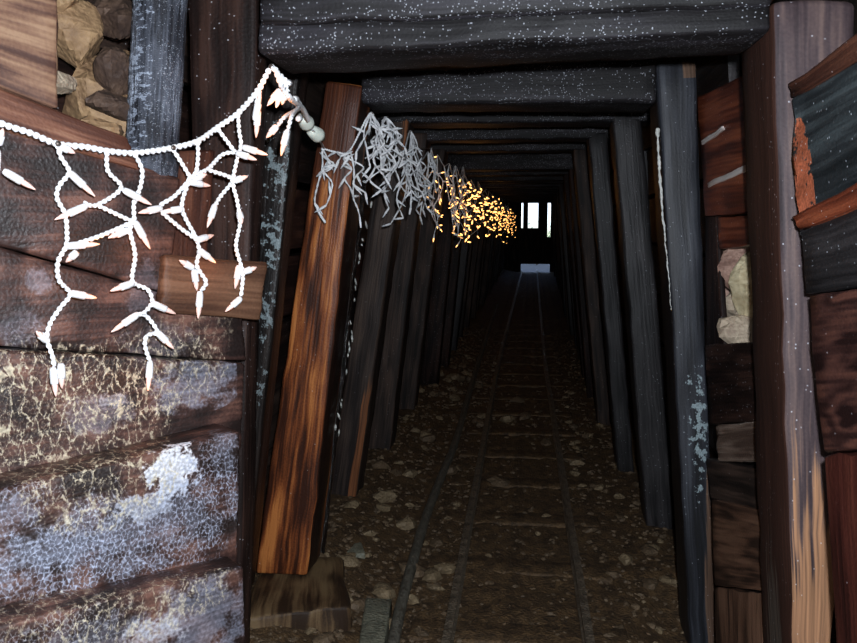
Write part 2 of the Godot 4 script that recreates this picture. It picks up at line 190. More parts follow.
func put(parent: Node, called: String, mesh: Mesh, material: Material, at := Vector3.ZERO) -> MeshInstance3D:
	var o := MeshInstance3D.new()
	o.name = called if parent != self else numbered(called)
	o.mesh = mesh
	o.material_override = null
	if mesh is ArrayMesh or mesh is PrimitiveMesh:
		o.set_surface_override_material(0, material)
	o.position = at
	o.cast_shadow = GeometryInstance3D.SHADOW_CASTING_SETTING_ON
	parent.add_child(o, true)
	return o


func v3(a: Array) -> Vector3:
	return Vector3(a[0], a[1], a[2])


func vs(a: Array) -> PackedVector3Array:
	var r := PackedVector3Array()
	for p in a:
		r.append(v3(p))
	return r


func box_corners(lo: Vector3, hi: Vector3) -> PackedVector3Array:
	var r := PackedVector3Array()
	for i in 8:
		r.append(Vector3(hi.x if i & 1 else lo.x, hi.y if i & 2 else lo.y, hi.z if i & 4 else lo.z))
	return r


func centre(c: PackedVector3Array) -> Vector3:
	var m := Vector3.ZERO
	for p in c:
		m += p
	return m / c.size()


# A timber, plank or slab between eight corners, with rounded arrises, a wavering surface and, if asked, ragged ends.
# uv is in metres: v along the length, u across; with wall_uv the metres run along the left wall instead.
func hexa(c: PackedVector3Array, origin: Vector3, seg: Vector3i, r: float, amp: float, sd: int, ragged := 0.0, wall_uv := false, freq := 6.0) -> ArrayMesh:
	var dim := Vector3(
		((c[1] - c[0]).length() + (c[3] - c[2]).length() + (c[5] - c[4]).length() + (c[7] - c[6]).length()) / 4.0,
		((c[2] - c[0]).length() + (c[3] - c[1]).length() + (c[6] - c[4]).length() + (c[7] - c[5]).length()) / 4.0,
		((c[4] - c[0]).length() + (c[5] - c[1]).length() + (c[6] - c[2]).length() + (c[7] - c[3]).length()) / 4.0)
	var long := 0
	if dim.y > dim.x and dim.y >= dim.z:
		long = 1
	elif dim.z > dim.x and dim.z > dim.y:
		long = 2
	var mid := centre(c)
	var lines := []
	for a in 3:
		var l := PackedFloat32Array()
		var d: float = dim[a]
		var rr := minf(r, d * 0.3)
		var s: int = [seg.x, seg.y, seg.z][a]
		if rr > 0.0:
			l.append(0.0)
			for i in s + 1:
				l.append(lerpf(rr, d - rr, float(i) / s))
			l.append(d)
		else:
			for i in s + 1:
				l.append(d * i / s)
		lines.append(l)
	var st := SurfaceTool.new()
	st.begin(Mesh.PRIMITIVE_TRIANGLES)
	var u_off := fposmod(sd * 0.377, 3.0) if sd >= 0 else 0.0
	var v_off := fposmod(sd * 0.719, 5.0) if sd >= 0 else 0.0
	var jit := Vector3(sd * 3.1, sd * 1.7, sd * 2.3)
	var rr2 := minf(r, minf(dim.x, minf(dim.y, dim.z)) * 0.3)
	for axis in 3:
		var a1 := (axis + 1) % 3
		var a2 := (axis + 2) % 3
		for side in 2:
			var pts := []
			var uvs := []
			var l1: PackedFloat32Array = lines[a1]
			var l2: PackedFloat32Array = lines[a2]
			for i in l1.size():
				for j in l2.size():
					var p := Vector3.ZERO
					p[axis] = dim[axis] * side
					p[a1] = l1[i]
					p[a2] = l2[j]
					var flat := p
					if rr2 > 0.0:
						var q := p.clamp(Vector3.ONE * rr2, dim - Vector3.ONE * rr2)
						var d := p - q
						if d.length() > 1e-6:
							p = q + d.normalized() * rr2
					var t := Vector3(p.x / dim.x, p.y / dim.y, p.z / dim.z)
					var w := c[0].lerp(c[1], t.x).lerp(c[2].lerp(c[3], t.x), t.y).lerp(c[4].lerp(c[5], t.x).lerp(c[6].lerp(c[7], t.x), t.y), t.z)
					if amp > 0.0:
						var s3 := w * freq + jit
						w += Vector3(wobble.get_noise_3dv(s3), wobble.get_noise_3dv(s3 + Vector3(31, 7, 3)), wobble.get_noise_3dv(s3 + Vector3(5, 53, 17))) * amp
					if ragged > 0.0:
						var near_end := maxf(1.0 - p[long] / 0.03, 1.0 - (dim[long] - p[long]) / 0.03)
						if near_end > 0.0:
							var dirn: Vector3 = (c[[1, 2, 4][long]] - c[0]).normalized()
							w += dirn * near_end * ragged * 2.0 * wobble.get_noise_3dv(w * 55.0 + jit)
					var uv: Vector2
					if wall_uv:
						var rel := w - v3(WALL_FOOT)
						uv = Vector2(rel.dot(v3(WALL_RUN)), 1.95 - w.y + rel.dot(v3(WALL_OUT)))
					elif axis == long:
						uv = Vector2(flat[a1] + u_off, flat[a2] + v_off)
					else:
						var ac := a1 if a2 == long else a2
						uv = Vector2(flat[ac] + u_off + (0.0 if axis == 2 and side == 1 else (0.3 + side * 0.3 if axis == 0 else 0.15)), flat[long] + v_off)
					pts.append(w - origin)
					uvs.append(uv)
			var nj := l2.size()
			var face_mid := Vector3.ZERO
			for k in 8:
				if int(k & (1 << axis) != 0) == side:
					face_mid += c[k] / 4.0
			var outward := face_mid - mid
			st.set_smooth_group(0 if rr2 > 0.0 else -1)
			for i in l1.size() - 1:
				for j in nj - 1:
					var q := [i * nj + j, (i + 1) * nj + j, (i + 1) * nj + j + 1, i * nj + j + 1]
					var pa: Vector3 = pts[q[0]]
					var pb: Vector3 = pts[q[1]]
					var pc: Vector3 = pts[q[2]]
					var order := [0, 1, 2, 0, 2, 3]
					if (pa - pc).cross(pa - pb).dot(outward) < 0.0:
						order = [0, 2, 1, 0, 3, 2]
					for k in order:
						st.set_uv(uvs[q[k]])
						st.add_vertex(pts[q[k]])
	st.generate_normals()
	return st.commit()


func timber(parent: Node3D, called: String, c: PackedVector3Array, mat: String, seg := Vector3i(2, 4, 2), r := 0.008, amp := 0.004, sd := -1, ragged := 0.0, wall_uv := false) -> MeshInstance3D:
	var m := centre(c)
	return put(parent, called, hexa(c, m, seg, r, amp, sd, ragged, wall_uv), mats[mat], m - parent.position)


# A broken rock: a sphere cut by a few planes, then roughened.
func rock_mesh(sd: int, rough := 0.12, rings := 7, cuts := 9) -> ArrayMesh:
	var rn := RandomNumberGenerator.new()
	rn.seed = sd * 97 + 3
	var planes := []
	for i in cuts:
		var d := Vector3(rn.randf_range(-1, 1), rn.randf_range(-1, 1), rn.randf_range(-1, 1)).normalized()
		planes.append([d, rn.randf_range(0.5, 0.82)])
	var st := SurfaceTool.new()
	st.begin(Mesh.PRIMITIVE_TRIANGLES)
	st.set_smooth_group(-1)
	var seg := rings * 2
	var pts := []
	for i in rings + 1:
		for j in seg + 1:
			var a := PI * i / rings
			var b := TAU * (j % seg) / seg
			var d := Vector3(sin(a) * cos(b), cos(a), sin(a) * sin(b))
			var k := 1.0
			for p in planes:
				var n: Vector3 = p[0]
				var dn := d.dot(n)
				if dn > 0.05:
					k = minf(k, float(p[1]) / dn)
			k *= 1.0 + rough * wobble.get_noise_3dv(d * 2.5 + Vector3(sd, sd * 2, 0))
			pts.append(d * k)
	for i in rings:
		for j in seg:
			var q := [i * (seg + 1) + j, (i + 1) * (seg + 1) + j, (i + 1) * (seg + 1) + j + 1, i * (seg + 1) + j + 1]
			var tri := []
			if i < rings - 1:
				tri.append([0, 2, 1])
			if i > 0:
				tri.append([0, 3, 2])
			for t in tri:
				for k in t:
					var p: Vector3 = pts[q[k]]
					st.set_uv(Vector2(p.x + p.z * 0.5, p.y + p.z * 0.5))
					st.add_vertex(p)
	st.generate_normals()
	return st.commit()


func smooth_path(p: PackedVector3Array, step: float) -> PackedVector3Array:
	var r := PackedVector3Array()
	for i in p.size() - 1:
		var a := p[maxi(i - 1, 0)]
		var d := p[mini(i + 2, p.size() - 1)]
		var n := maxi(1, int(ceil(p[i].distance_to(p[i + 1]) / step)))
		for k in n:
			r.append(p[i].cubic_interpolate(p[i + 1], a, d, float(k) / n))
	r.append(p[p.size() - 1])
	return r


# A tube along a path; with a radius for every point, rounded by sides.
func tube(st: SurfaceTool, p: PackedVector3Array, radius: PackedFloat32Array, sides: int, phase := 0.0, pitch := 0.0, off := 0.0, origin := Vector3.ZERO) -> void:
	var n := p.size()
	var up := Vector3(0.31, 0.2, 0.93).normalized()
	var rows := []
	var norms := []
	var run := 0.0
	for i in n:
		var t := (p[mini(i + 1, n - 1)] - p[maxi(i - 1, 0)]).normalized()
		if t.length() < 0.5:
			t = Vector3.DOWN
		var x := (up - t * up.dot(t))
		if x.length() < 0.05:
			x = t.cross(Vector3.RIGHT)
		x = x.normalized()
		up = x
		var y := t.cross(x)
		if i > 0:
			run += p[i].distance_to(p[i - 1])
		var ang := phase + (run / pitch * TAU if pitch > 0.0 else 0.0)
		var o := p[i] + (x * cos(ang) + y * sin(ang)) * off - origin
		var row := PackedVector3Array()
		var nrow := PackedVector3Array()
		for k in sides + 1:
			var b := TAU * k / sides
			var d := x * cos(b) + y * sin(b)
			row.append(o + d * radius[i])
			nrow.append(d)
		rows.append(row)
		norms.append(nrow)
	for i in n - 1:
		for k in sides:
			for q in [[i, k], [i + 1, k], [i + 1, k + 1], [i, k], [i + 1, k + 1], [i, k + 1]]:
				st.set_normal(norms[q[0]][q[1]])
				st.set_uv(Vector2(float(q[1]) / sides * 0.3, q[0] * 0.05))
				st.add_vertex(rows[q[0]][q[1]])


func even(n: int, r: float) -> PackedFloat32Array:
	var a := PackedFloat32Array()
	a.resize(n)
	a.fill(r)
	return a


func wire_mesh(paths: Array, r: float, step: float, pitch: float, sides: int, origin: Vector3) -> ArrayMesh:
	var st := SurfaceTool.new()
	st.begin(Mesh.PRIMITIVE_TRIANGLES)
	for w in paths:
		var p := smooth_path(w, step)
		if pitch > 0.0:
			tube(st, p, even(p.size(), r), sides, 0.0, pitch, r * 0.75, origin)
			tube(st, p, even(p.size(), r), sides, PI, pitch, r * 0.75, origin)
		else:
			tube(st, p, even(p.size(), r), sides, 0.0, 0.0, 0.0, origin)
	return st.commit()


# A lathed piece along +y from the profile [radius, height].
func lathe(profile: Array, sides: int) -> ArrayMesh:
	var st := SurfaceTool.new()
	st.begin(Mesh.PRIMITIVE_TRIANGLES)
	st.set_smooth_group(0)
	for i in profile.size() - 1:
		for k in sides:
			var q := []
			for s in [[i, k], [i + 1, k], [i + 1, k + 1], [i, k + 1]]:
				var b: float = TAU * (s[1] % sides) / sides
				var pr: Array = profile[s[0]]
				q.append(Vector3(cos(b) * pr[0], pr[1], sin(b) * pr[0]))
			for t in [[0, 2, 1], [0, 3, 2]]:
				for z in t:
					st.add_vertex(q[z])
	st.generate_normals()
	return st.commit()


func aim(from: Vector3, to: Vector3) -> Basis:
	var y := (to - from).normalized()
	var x := y.cross(Vector3(0.3, 0.1, 0.95)).normalized()
	return Basis(x, y, x.cross(y))


# ---------------------------------------------------------------- materials

func noise(sd: int, freq: float, kind := FastNoiseLite.TYPE_SIMPLEX_SMOOTH, octaves := 3) -> FastNoiseLite:
	var n := FastNoiseLite.new()
	n.seed = sd
	n.frequency = freq
	n.noise_type = kind
	n.fractal_octaves = octaves
	return n


func grey(n: FastNoiseLite, w: int, h: int, w2: int, h2: int) -> PackedByteArray:
	var im := n.get_seamless_image(w2, h2)
	if w2 != w or h2 != h:
		im.resize(w, h, Image.INTERPOLATE_CUBIC)
	im.convert(Image.FORMAT_L8)
	return im.get_data()


func surface(albedo: Image, height: Image, size: Vector2, rough: float, relief: float, spec := 0.5) -> StandardMaterial3D:
	var m := StandardMaterial3D.new()
	m.albedo_texture = ImageTexture.create_from_image(albedo)
	m.heightmap_enabled = true
	m.heightmap_texture = ImageTexture.create_from_image(height)
	m.heightmap_scale = relief
	m.roughness = rough
	m.metallic_specular = spec
	m.uv1_scale = Vector3(1.0 / size.x, 1.0 / size.y, 1)
	return m


# Wood: grain drawn out along v. dark / mid / light are the wood's own tones; specks are pale dots painted in for glinting droplets;
# patches: [u, v, radius u, radius v, colour, amount, threshold] of lichen, bare wood or a darker tone with a noisy outline.
func wood(sd: int, dark: Color, mid: Color, light: Color, o := {}) -> StandardMaterial3D:
	dark = dark * 0.94
	mid = mid * 0.94
	light = light * 0.94
	var w: int = o.get("w", 256)
	var h: int = o.get("h", 1024)
	var size: Vector2 = o.get("size", Vector2(0.4, 1.6))
	var broad := grey(noise(sd, o.get("broad", 0.02)), w, h, w, h / 16)
	var fine := grey(noise(sd + 1, 0.11), w, h, w, h / 32)
	var stain := grey(noise(sd + 2, 0.014, FastNoiseLite.TYPE_SIMPLEX_SMOOTH, 4), w, h, w, h / 5)
	var grit := grey(noise(sd + 3, 0.16), w, h, w, h)
	var swirl: float = o.get("swirl", 0.0)
	var rgbs := PackedByteArray()
	rgbs.resize(w * h * 3)
	var hs := PackedByteArray()
	hs.resize(w * h)
	var sc: float = o.get("stain", 0.5)
	for i in w * h:
		var g := broad[i] / 255.0
		var f := fine[i] / 255.0
		var s := stain[i] / 255.0
		var q := grit[i] / 255.0
		if swirl > 0.0:
			var ring := 0.5 + 0.5 * sin(s * swirl + g * 4.0)
			g = lerpf(g, ring, 0.75)
		var t := clampf(0.5 + (g - 0.5) * 0.9 + (f - 0.5) * 0.7 + (s - 0.5) * 2.0 * sc + (q - 0.5) * 0.25, 0.0, 1.0)
		var c := dark.lerp(mid, t * 2.0) if t < 0.5 else mid.lerp(light, t * 2.0 - 1.0)
		rgbs[i * 3] = c.r8
		rgbs[i * 3 + 1] = c.g8
		rgbs[i * 3 + 2] = c.b8
		hs[i] = int(clampf(0.5 + (g - 0.5) * 0.5 + (f - 0.5) * 0.7 + (q - 0.5) * 0.45, 0.0, 1.0) * 255.0)
	var lumps := grey(noise(sd + 4, 0.035, FastNoiseLite.TYPE_SIMPLEX_SMOOTH, 5), w, h, w, h)
	for pt in o.get("patches", []):
		var x0: float = pt[0] / size.x * w
		var y0: float = pt[1] / size.y * h
		var rx: float = pt[2] / size.x * w
		var ry: float = pt[3] / size.y * h
		var col: Color = pt[4]
		for y in range(maxi(0, int(y0 - ry)), mini(h, int(y0 + ry))):
			for x in range(maxi(0, int(x0 - rx)), mini(w, int(x0 + rx))):
				var d := Vector2((x - x0) / rx, (y - y0) / ry).length()
				if d < 1.0:
					var i := y * w + x
					var a: float
					if pt.size() > 7:  # runs along the grain, ending in fingers
						a = smoothstep(pt[6], pt[6] + 0.12, (broad[i] * 0.5 + fine[i] * 0.5) / 255.0 * 0.5 + 0.8 * (1.0 - d)) * float(pt[5])
					else:
						a = smoothstep(pt[6], pt[6] + 0.1, lumps[i] / 255.0 * 0.75 + grit[i] / 255.0 * 0.25 + 0.35 * (1.0 - d) - 0.18) * float(pt[5])
					var tone: float = 0.75 + 0.5 * (fine[i] if pt.size() > 7 else grit[i]) / 255.0
					rgbs[i * 3] = int(lerpf(rgbs[i * 3], minf(255.0, col.r8 * tone), a))
					rgbs[i * 3 + 1] = int(lerpf(rgbs[i * 3 + 1], minf(255.0, col.g8 * tone), a))
					rgbs[i * 3 + 2] = int(lerpf(rgbs[i * 3 + 2], minf(255.0, col.b8 * tone), a))
					hs[i] = mini(255, hs[i] + int(a * 40.0))
	var rn := RandomNumberGenerator.new()
	rn.seed = sd
	for k in int(o.get("specks", 0)):
		var x := rn.randi_range(1, w - 2)
		var y := rn.randi_range(1, h - 2)
		var a := rn.randf_range(0.25, 1.0)
		if stain[y * w + x] < 128 and rn.randf() < 0.7:
			continue
		var spots := [0]
		if a > 0.55 and y < h - 3:
			spots = [0, 1, w, w + 1]
		for d in spots:
			for ch in 3:
				var j: int = (y * w + x + d) * 3 + ch
				rgbs[j] = int(lerpf(rgbs[j], [205.0, 212.0, 222.0][ch], a * 0.8))
	var m := surface(Image.create_from_data(w, h, false, Image.FORMAT_RGB8, rgbs), Image.create_from_data(w, h, false, Image.FORMAT_L8, hs), size, o.get("rough", 0.58), o.get("relief", 0.16), o.get("spec", 0.36))
	return m


# The boards of the left wall: dark red-brown wood under a net of cream fungus threads, finer bluish mould and white crusts.
func wall_wood() -> StandardMaterial3D:
	var w := 800
	var h := 1280
	var size := Vector2(1.0, 1.6)
	var broad := grey(noise(51, 0.02), w, h, w / 16, h)
	var fine := grey(noise(52, 0.1), w, h, w / 32, h)
	var stain := grey(noise(53, 0.008, FastNoiseLite.TYPE_SIMPLEX_SMOOTH, 4), w, h, w, h)
	var grit := grey(noise(54, 0.12), w, h, w, h)
	var lumps := grey(noise(55, 0.02, FastNoiseLite.TYPE_SIMPLEX_SMOOTH, 4), w, h, w, h)
	var nets := []
	for k in 2:
		var n := FastNoiseLite.new()
		n.seed = 60 + k
		n.noise_type = FastNoiseLite.TYPE_CELLULAR
		n.cellular_return_type = FastNoiseLite.RETURN_DISTANCE2_SUB
		n.fractal_type = FastNoiseLite.FRACTAL_NONE
		n.frequency = [0.055, 0.13][k]
		n.domain_warp_enabled = true
		n.domain_warp_type = FastNoiseLite.DOMAIN_WARP_SIMPLEX
		n.domain_warp_amplitude = [22.0, 9.0][k]
		n.domain_warp_frequency = [0.03, 0.07][k]
		n.domain_warp_fractal_octaves = 3
		var im := n.get_image(w, [h * 5 / 9, h * 3 / 4][k])
		im.resize(w, h, Image.INTERPOLATE_CUBIC)
		im.convert(Image.FORMAT_L8)
		nets.append(im.get_data())
	var dark := Color8(30, 20, 18)
	var mid := Color8(62, 41, 36)
	var light := Color8(112, 78, 66)
	var rs := PackedFloat32Array()
	rs.resize(w * h * 3)
	var hs := PackedByteArray()
	hs.resize(w * h)
	for i in w * h:
		var g := broad[i] / 255.0
		var f := fine[i] / 255.0
		var s := stain[i] / 255.0
		var t := clampf(0.42 + (g - 0.5) * 0.7 + (f - 0.5) * 0.5 + (s - 0.5) * 1.5 + (grit[i] / 255.0 - 0.5) * 0.3, 0.0, 1.0)
		var c := dark.lerp(mid, t * 2.0) if t < 0.5 else mid.lerp(light, t * 2.0 - 1.0)
		rs[i * 3] = c.r8
		rs[i * 3 + 1] = c.g8
		rs[i * 3 + 2] = c.b8
		hs[i] = int(clampf(0.35 + (f - 0.5) * 0.5 + (grit[i] / 255.0 - 0.5) * 0.5, 0.0, 1.0) * 255.0)
	for order in [["film", "white"], ["fine"], ["web"]]:
		for pt in MOULD:
			if not pt[4] in order:
				continue
			var x0: float = pt[0] / size.x * w
			var y0: float = pt[1] / size.y * h
			var rx: float = pt[2] / size.x * w
			var ry: float = pt[3] / size.y * h
			var col: Color = {"film": Color8(150, 160, 182), "white": Color8(226, 228, 235), "fine": Color8(176, 184, 205), "web": Color8(208, 196, 168)}[pt[4]]
			var kind: String = pt[4]
			var amt: float = pt[5]
			for y in range(maxi(0, int(y0 - ry)), mini(h, int(y0 + ry))):
				for x in range(maxi(0, int(x0 - rx)), mini(w, int(x0 + rx))):
					var d := Vector2((x - x0) / rx, (y - y0) / ry).length()
					if d >= 1.0:
						continue
					var i := y * w + x
					var lump := lumps[i] / 255.0
					var q := grit[i] / 255.0
					var a := 0.0
					if kind == "film":
						a = smoothstep(0.45, 0.85, lump * 0.7 + q * 0.3 + 0.6 * (1.0 - d)) * amt * (0.55 + 0.45 * fine[i] / 255.0)
					elif kind == "white":
						a = smoothstep(0.5, 0.66, lump * 0.6 + q * 0.25 + 0.6 * (1.0 - d)) * amt
					elif kind == "fine":
						var e: float = nets[1][i] / 255.0
						a = (1.0 - smoothstep(0.03, 0.2, e)) * smoothstep(0.35, 0.65, lump * 0.6 + 0.75 * (1.0 - d)) * amt * (0.5 + 0.5 * q)
					else:
						var e: float = nets[0][i] / 255.0
						var e2: float = nets[1][i] / 255.0
						a = maxf(1.0 - smoothstep(0.03, 0.11, e), (1.0 - smoothstep(0.03, 0.12, e2)) * 0.4 * lump * 1.6) * smoothstep(0.2, 0.5, lump * 0.5 + q * 0.2 + 0.6 * (1.0 - d)) * amt * (0.6 + 0.4 * q)
					if a > 0.01:
						var tone := 0.7 + 0.5 * q
						rs[i * 3] = lerpf(rs[i * 3], minf(255.0, col.r8 * tone), a)
						rs[i * 3 + 1] = lerpf(rs[i * 3 + 1], minf(255.0, col.g8 * tone), a)
						rs[i * 3 + 2] = lerpf(rs[i * 3 + 2], minf(255.0, col.b8 * tone), a)
						hs[i] = mini(255, hs[i] + int(a * 70.0))
	var out := PackedByteArray()
	out.resize(w * h * 3)
	for i in w * h * 3:
		out[i] = int(rs[i])
	return surface(Image.create_from_data(w, h, false, Image.FORMAT_RGB8, out), Image.create_from_data(w, h, false, Image.FORMAT_L8, hs), size, 0.5, 0.2)


func stone(sd: int, a: Color, b: Color, rough := 0.7) -> StandardMaterial3D:
	var w := 256
	var n1 := grey(noise(sd, 0.02, FastNoiseLite.TYPE_SIMPLEX_SMOOTH, 5), w, w, w, w)
	var n2 := grey(noise(sd + 1, 0.09, FastNoiseLite.TYPE_SIMPLEX_SMOOTH, 4), w, w, w, w)
	var px := PackedByteArray()
	px.resize(w * w * 3)
	var hs := PackedByteArray()
	hs.resize(w * w)
	for i in w * w:
		var t := clampf(0.5 + (n1[i] / 255.0 - 0.5) * 1.3 + (n2[i] / 255.0 - 0.5) * 0.8, 0.0, 1.0)
		var c := a.lerp(b, t)
		px[i * 3] = c.r8
		px[i * 3 + 1] = c.g8
		px[i * 3 + 2] = c.b8
		hs[i] = int(clampf(n1[i] * 0.4 + n2[i] * 0.6, 0, 255))
	var m := surface(Image.create_from_data(w, w, false, Image.FORMAT_RGB8, px), Image.create_from_data(w, w, false, Image.FORMAT_L8, hs), Vector2(1, 1), rough, 1.2)
	m.heightmap_enabled = false
	m.normal_enabled = true
	var bumps := Image.create_from_data(w, w, false, Image.FORMAT_L8, hs)
	bumps.convert(Image.FORMAT_RGBA8)
	bumps.bump_map_to_normal_map(6.0)
	m.normal_texture = ImageTexture.create_from_image(bumps)
	m.uv1_triplanar = true
	m.uv1_world_triplanar = true
	m.uv1_scale = Vector3.ONE * 2.5
	return m


func plain(c: Color, rough: float, metal := 0.0) -> StandardMaterial3D:
	var m := StandardMaterial3D.new()
	m.albedo_color = c
	m.roughness = rough
	m.metallic = metal
	return m


func glow(c: Color, body: Color, energy: float) -> StandardMaterial3D:
	var m := plain(body, 0.2)
	m.emission_enabled = true
	m.emission = c
	m.emission_energy_multiplier = energy
	return m


func make_materials() -> void:
	var lichen := Color8(142, 158, 162)
	mats["wall"] = wall_wood()
	mats["board"] = wood(101, Color8(66, 42, 30), Color8(98, 68, 50), Color8(126, 92, 70), {"stain": 0.35})
	mats["tan"] = wood(111, Color8(84, 58, 50), Color8(134, 100, 80), Color8(170, 136, 108), {"stain": 0.9, "broad": 0.07, "relief": 0.1})
	mats["tan_red"] = wood(121, Color8(84, 50, 38), Color8(124, 82, 64), Color8(156, 114, 90), {"stain": 0.7})
	mats["black"] = wood(131, Color8(20, 13, 11), Color8(36, 24, 21), Color8(62, 43, 36), {"specks": 900, "rough": 0.55, "spec": 0.3})
	mats["cap"] = wood(141, Color8(14, 12, 13), Color8(27, 25, 27), Color8(48, 46, 51), {"specks": 7000, "rough": 0.6, "relief": 0.1})
	mats["slate"] = wood(151, Color8(21, 20, 21), Color8(40, 38, 39), Color8(62, 59, 60), {"specks": 700, "rough": 0.5, "spec": 0.42})
	mats["slate_torn"] = wood(153, Color8(24, 28, 30), Color8(44, 48, 50), Color8(72, 80, 82), {"specks": 900, "rough": 0.4, "patches": [[0.04, 0.02, 0.15, 0.06, Color8(168, 92, 64), 0.95, 0.25]]})
	mats["red_brown"] = wood(161, Color8(40, 22, 18), Color8(70, 42, 33), Color8(102, 64, 48), {"specks": 500, "rough": 0.45})
	mats["red"] = wood(171, Color8(76, 34, 22), Color8(118, 58, 38), Color8(150, 82, 54), {"specks": 300, "rough": 0.45})
	mats["red_dark"] = wood(181, Color8(42, 18, 15), Color8(66, 31, 25), Color8(88, 46, 36), {"specks": 300, "rough": 0.45})
	mats["red_swirl"] = wood(183, Color8(34, 20, 19), Color8(62, 39, 35), Color8(94, 60, 50), {"swirl": 14.0, "stain": 0.5, "rough": 0.4, "specks": 300})
	mats["brown"] = wood(191, Color8(30, 23, 20), Color8(56, 44, 38), Color8(82, 65, 56), {"specks": 200})
	mats["brown_rust"] = wood(195, Color8(36, 28, 25), Color8(62, 50, 44), Color8(88, 72, 62), {"w": 640, "h": 1280, "size": Vector2(0.9, 2.2), "specks": 200, "patches": [[0.13, 0.55, 0.08, 0.7, Color8(140, 84, 48), 0.8, 0.45, 1], [0.4, 0.55, 0.12, 0.7, Color8(140, 84, 48), 0.8, 0.45, 1]]})
	mats["brown_knot"] = wood(193, Color8(52, 36, 28), Color8(98, 70, 54), Color8(124, 92, 72), {"stain": 0.7, "broad": 0.04})
	mats["grey"] = wood(201, Color8(86, 68, 58), Color8(138, 118, 104), Color8(180, 166, 154), {"relief": 0.5})
	mats["glint"] = stone(325, Color8(196, 198, 190), Color8(244, 246, 240), 0.4)  # white colour standing in for flash glints on wet wood
	mats["splinter"] = wood(203, Color8(150, 130, 120), Color8(206, 190, 182), Color8(232, 222, 216), {"relief": 0.3})
	mats["orange"] = wood(211, Color8(62, 32, 20), Color8(134, 72, 38), Color8(204, 128, 68), {"w": 640, "h": 1280, "size": Vector2(0.9, 2.2), "stain": 0.75, "broad": 0.035, "specks": 260, "rough": 0.45,
		"patches": [[0.1, 1.95, 0.3, 0.45, Color8(72, 40, 28), 0.8, 0.4, 1], [0.45, 1.0, 0.14, 1.2, Color8(30, 20, 17), 0.9, 0.2, 1], [0.75, 1.0, 0.14, 1.2, Color8(30, 20, 17), 0.9, 0.2, 1]]})
	mats["mouldy_post"] = wood(221, Color8(16, 13, 12), Color8(30, 25, 23), Color8(50, 42, 38), {"w": 640, "h": 1280, "size": Vector2(0.9, 2.2), "specks": 900, "rough": 0.4,
		"patches": [[0.12, 1.62, 0.14, 0.2, lichen, 0.85, 0.57], [0.12, 1.36, 0.14, 0.18, lichen, 0.9,0.55], [0.12, 1.1, 0.14, 0.16, lichen, 0.8, 0.57], [0.1, 0.82, 0.12, 0.14, lichen, 0.7, 0.61]]})
	mats["right_post"] = wood(231, Color8(22, 23, 27), Color8(42, 44, 50), Color8(68, 71, 78), {"w": 640, "h": 1280, "size": Vector2(0.9, 2.2), "specks": 1600, "rough": 0.5, "relief": 0.08, "spec": 0.4,
		"patches": [[0.08, 0.92, 0.05, 0.3, lichen, 0.95, 0.52], [0.12, 0.2, 0.07, 0.85, Color8(104, 78, 60), 0.8, 0.5, 1], [0.42, 1.2, 0.14, 1.3, Color8(24, 18, 16), 0.8, 0.3, 1]]})
	mats["door_post"] = wood(241, Color8(46, 37, 40), Color8(74, 61, 63), Color8(108, 89, 84), {"w": 640, "h": 1280, "size": Vector2(0.9, 2.2), "specks": 1600, "rough": 0.6, "broad": 0.05, "relief": 0.1,
		"patches": [[0.44, 1.2, 0.16, 1.6, Color8(56, 34, 26), 0.92, 0.1, 1], [0.42, 0.35, 0.13, 0.9, Color8(92, 88, 80), 0.7, 0.62, 1], [0.08, 0.0, 0.23, 1.36, Color8(158, 116, 84), 0.9, 0.42, 1]]})  # first patch darkens the inner face: brown wood plus painted shade
	mats["wet"] = wood(251, Color8(20, 14, 12), Color8(30, 22, 19), Color8(44, 34, 28), {"rough": 0.22, "relief": 1.0, "spec": 0.7})
	mats["log"] = wood(261, Color8(40, 42, 48), Color8(76, 80, 90), Color8(112, 118, 130), {"w": 320, "h": 512, "size": Vector2(0.3, 0.6), "specks": 5000, "relief": 0.4,
		"patches": [[0.12, 0.3, 0.07, 0.4, Color8(186, 198, 216), 0.85, 0.42], [0.05, 0.3, 0.06, 0.4, Color8(186, 198, 216), 0.6, 0.5], [0.18, 0.3, 0.05, 0.4, Color8(186, 198, 216), 0.6, 0.56]]})
	mats["sill"] = wood(271, Color8(56, 42, 30), Color8(98, 76, 53), Color8(130, 106, 76), {"stain": 0.9})
	mats["rock_tan"] = stone(301, Color8(108, 82, 58), Color8(172, 140, 102))
	mats["rock_brown"] = stone(303, Color8(52, 38, 32), Color8(100, 78, 62))
	mats["rock_pale"] = stone(305, Color8(150, 130, 112), Color8(206, 190, 164))
	mats["rock_pink"] = stone(307, Color8(122, 92, 80), Color8(186, 152, 134))
	mats["rock_yellow"] = stone(309, Color8(150, 132, 98), Color8(220, 208, 172))
	mats["rock_dark"] = stone(311, Color8(30, 24, 20), Color8(58, 48, 40))
	mats["sleeper"] = stone(312, Color8(44, 34, 24), Color8(84, 66, 46))
	mats["mud"] = stone(313, Color8(54, 40, 25), Color8(110, 85, 55), 0.75)
	mats["stone_a"] = stone(315, Color8(100, 84, 62), Color8(156, 136, 104))
	mats["stone_b"] = stone(317, Color8(76, 62, 46), Color8(122, 101, 76))
	mats["rail"] = stone(319, Color8(66, 58, 48), Color8(116, 104, 88), 0.5)
	mats["bar"] = stone(321, Color8(72, 68, 58), Color8(118, 114, 102), 0.6)
	mats["slab"] = stone(323, Color8(104, 104, 90), Color8(142, 140, 120), 0.5)
	mats["wire"] = plain(Color8(244, 245, 246), 0.45)
	mats["plug"] = plain(Color8(212, 220, 208), 0.4)
	mats["nail"] = plain(Color8(120, 110, 104), 0.4, 0.8)
	mats["bulb_near"] = glow(Color(1.0, 0.5, 0.25), Color8(236, 222, 214), 0.28)
	mats["bulb_off"] = plain(Color8(222, 226, 230), 0.12)
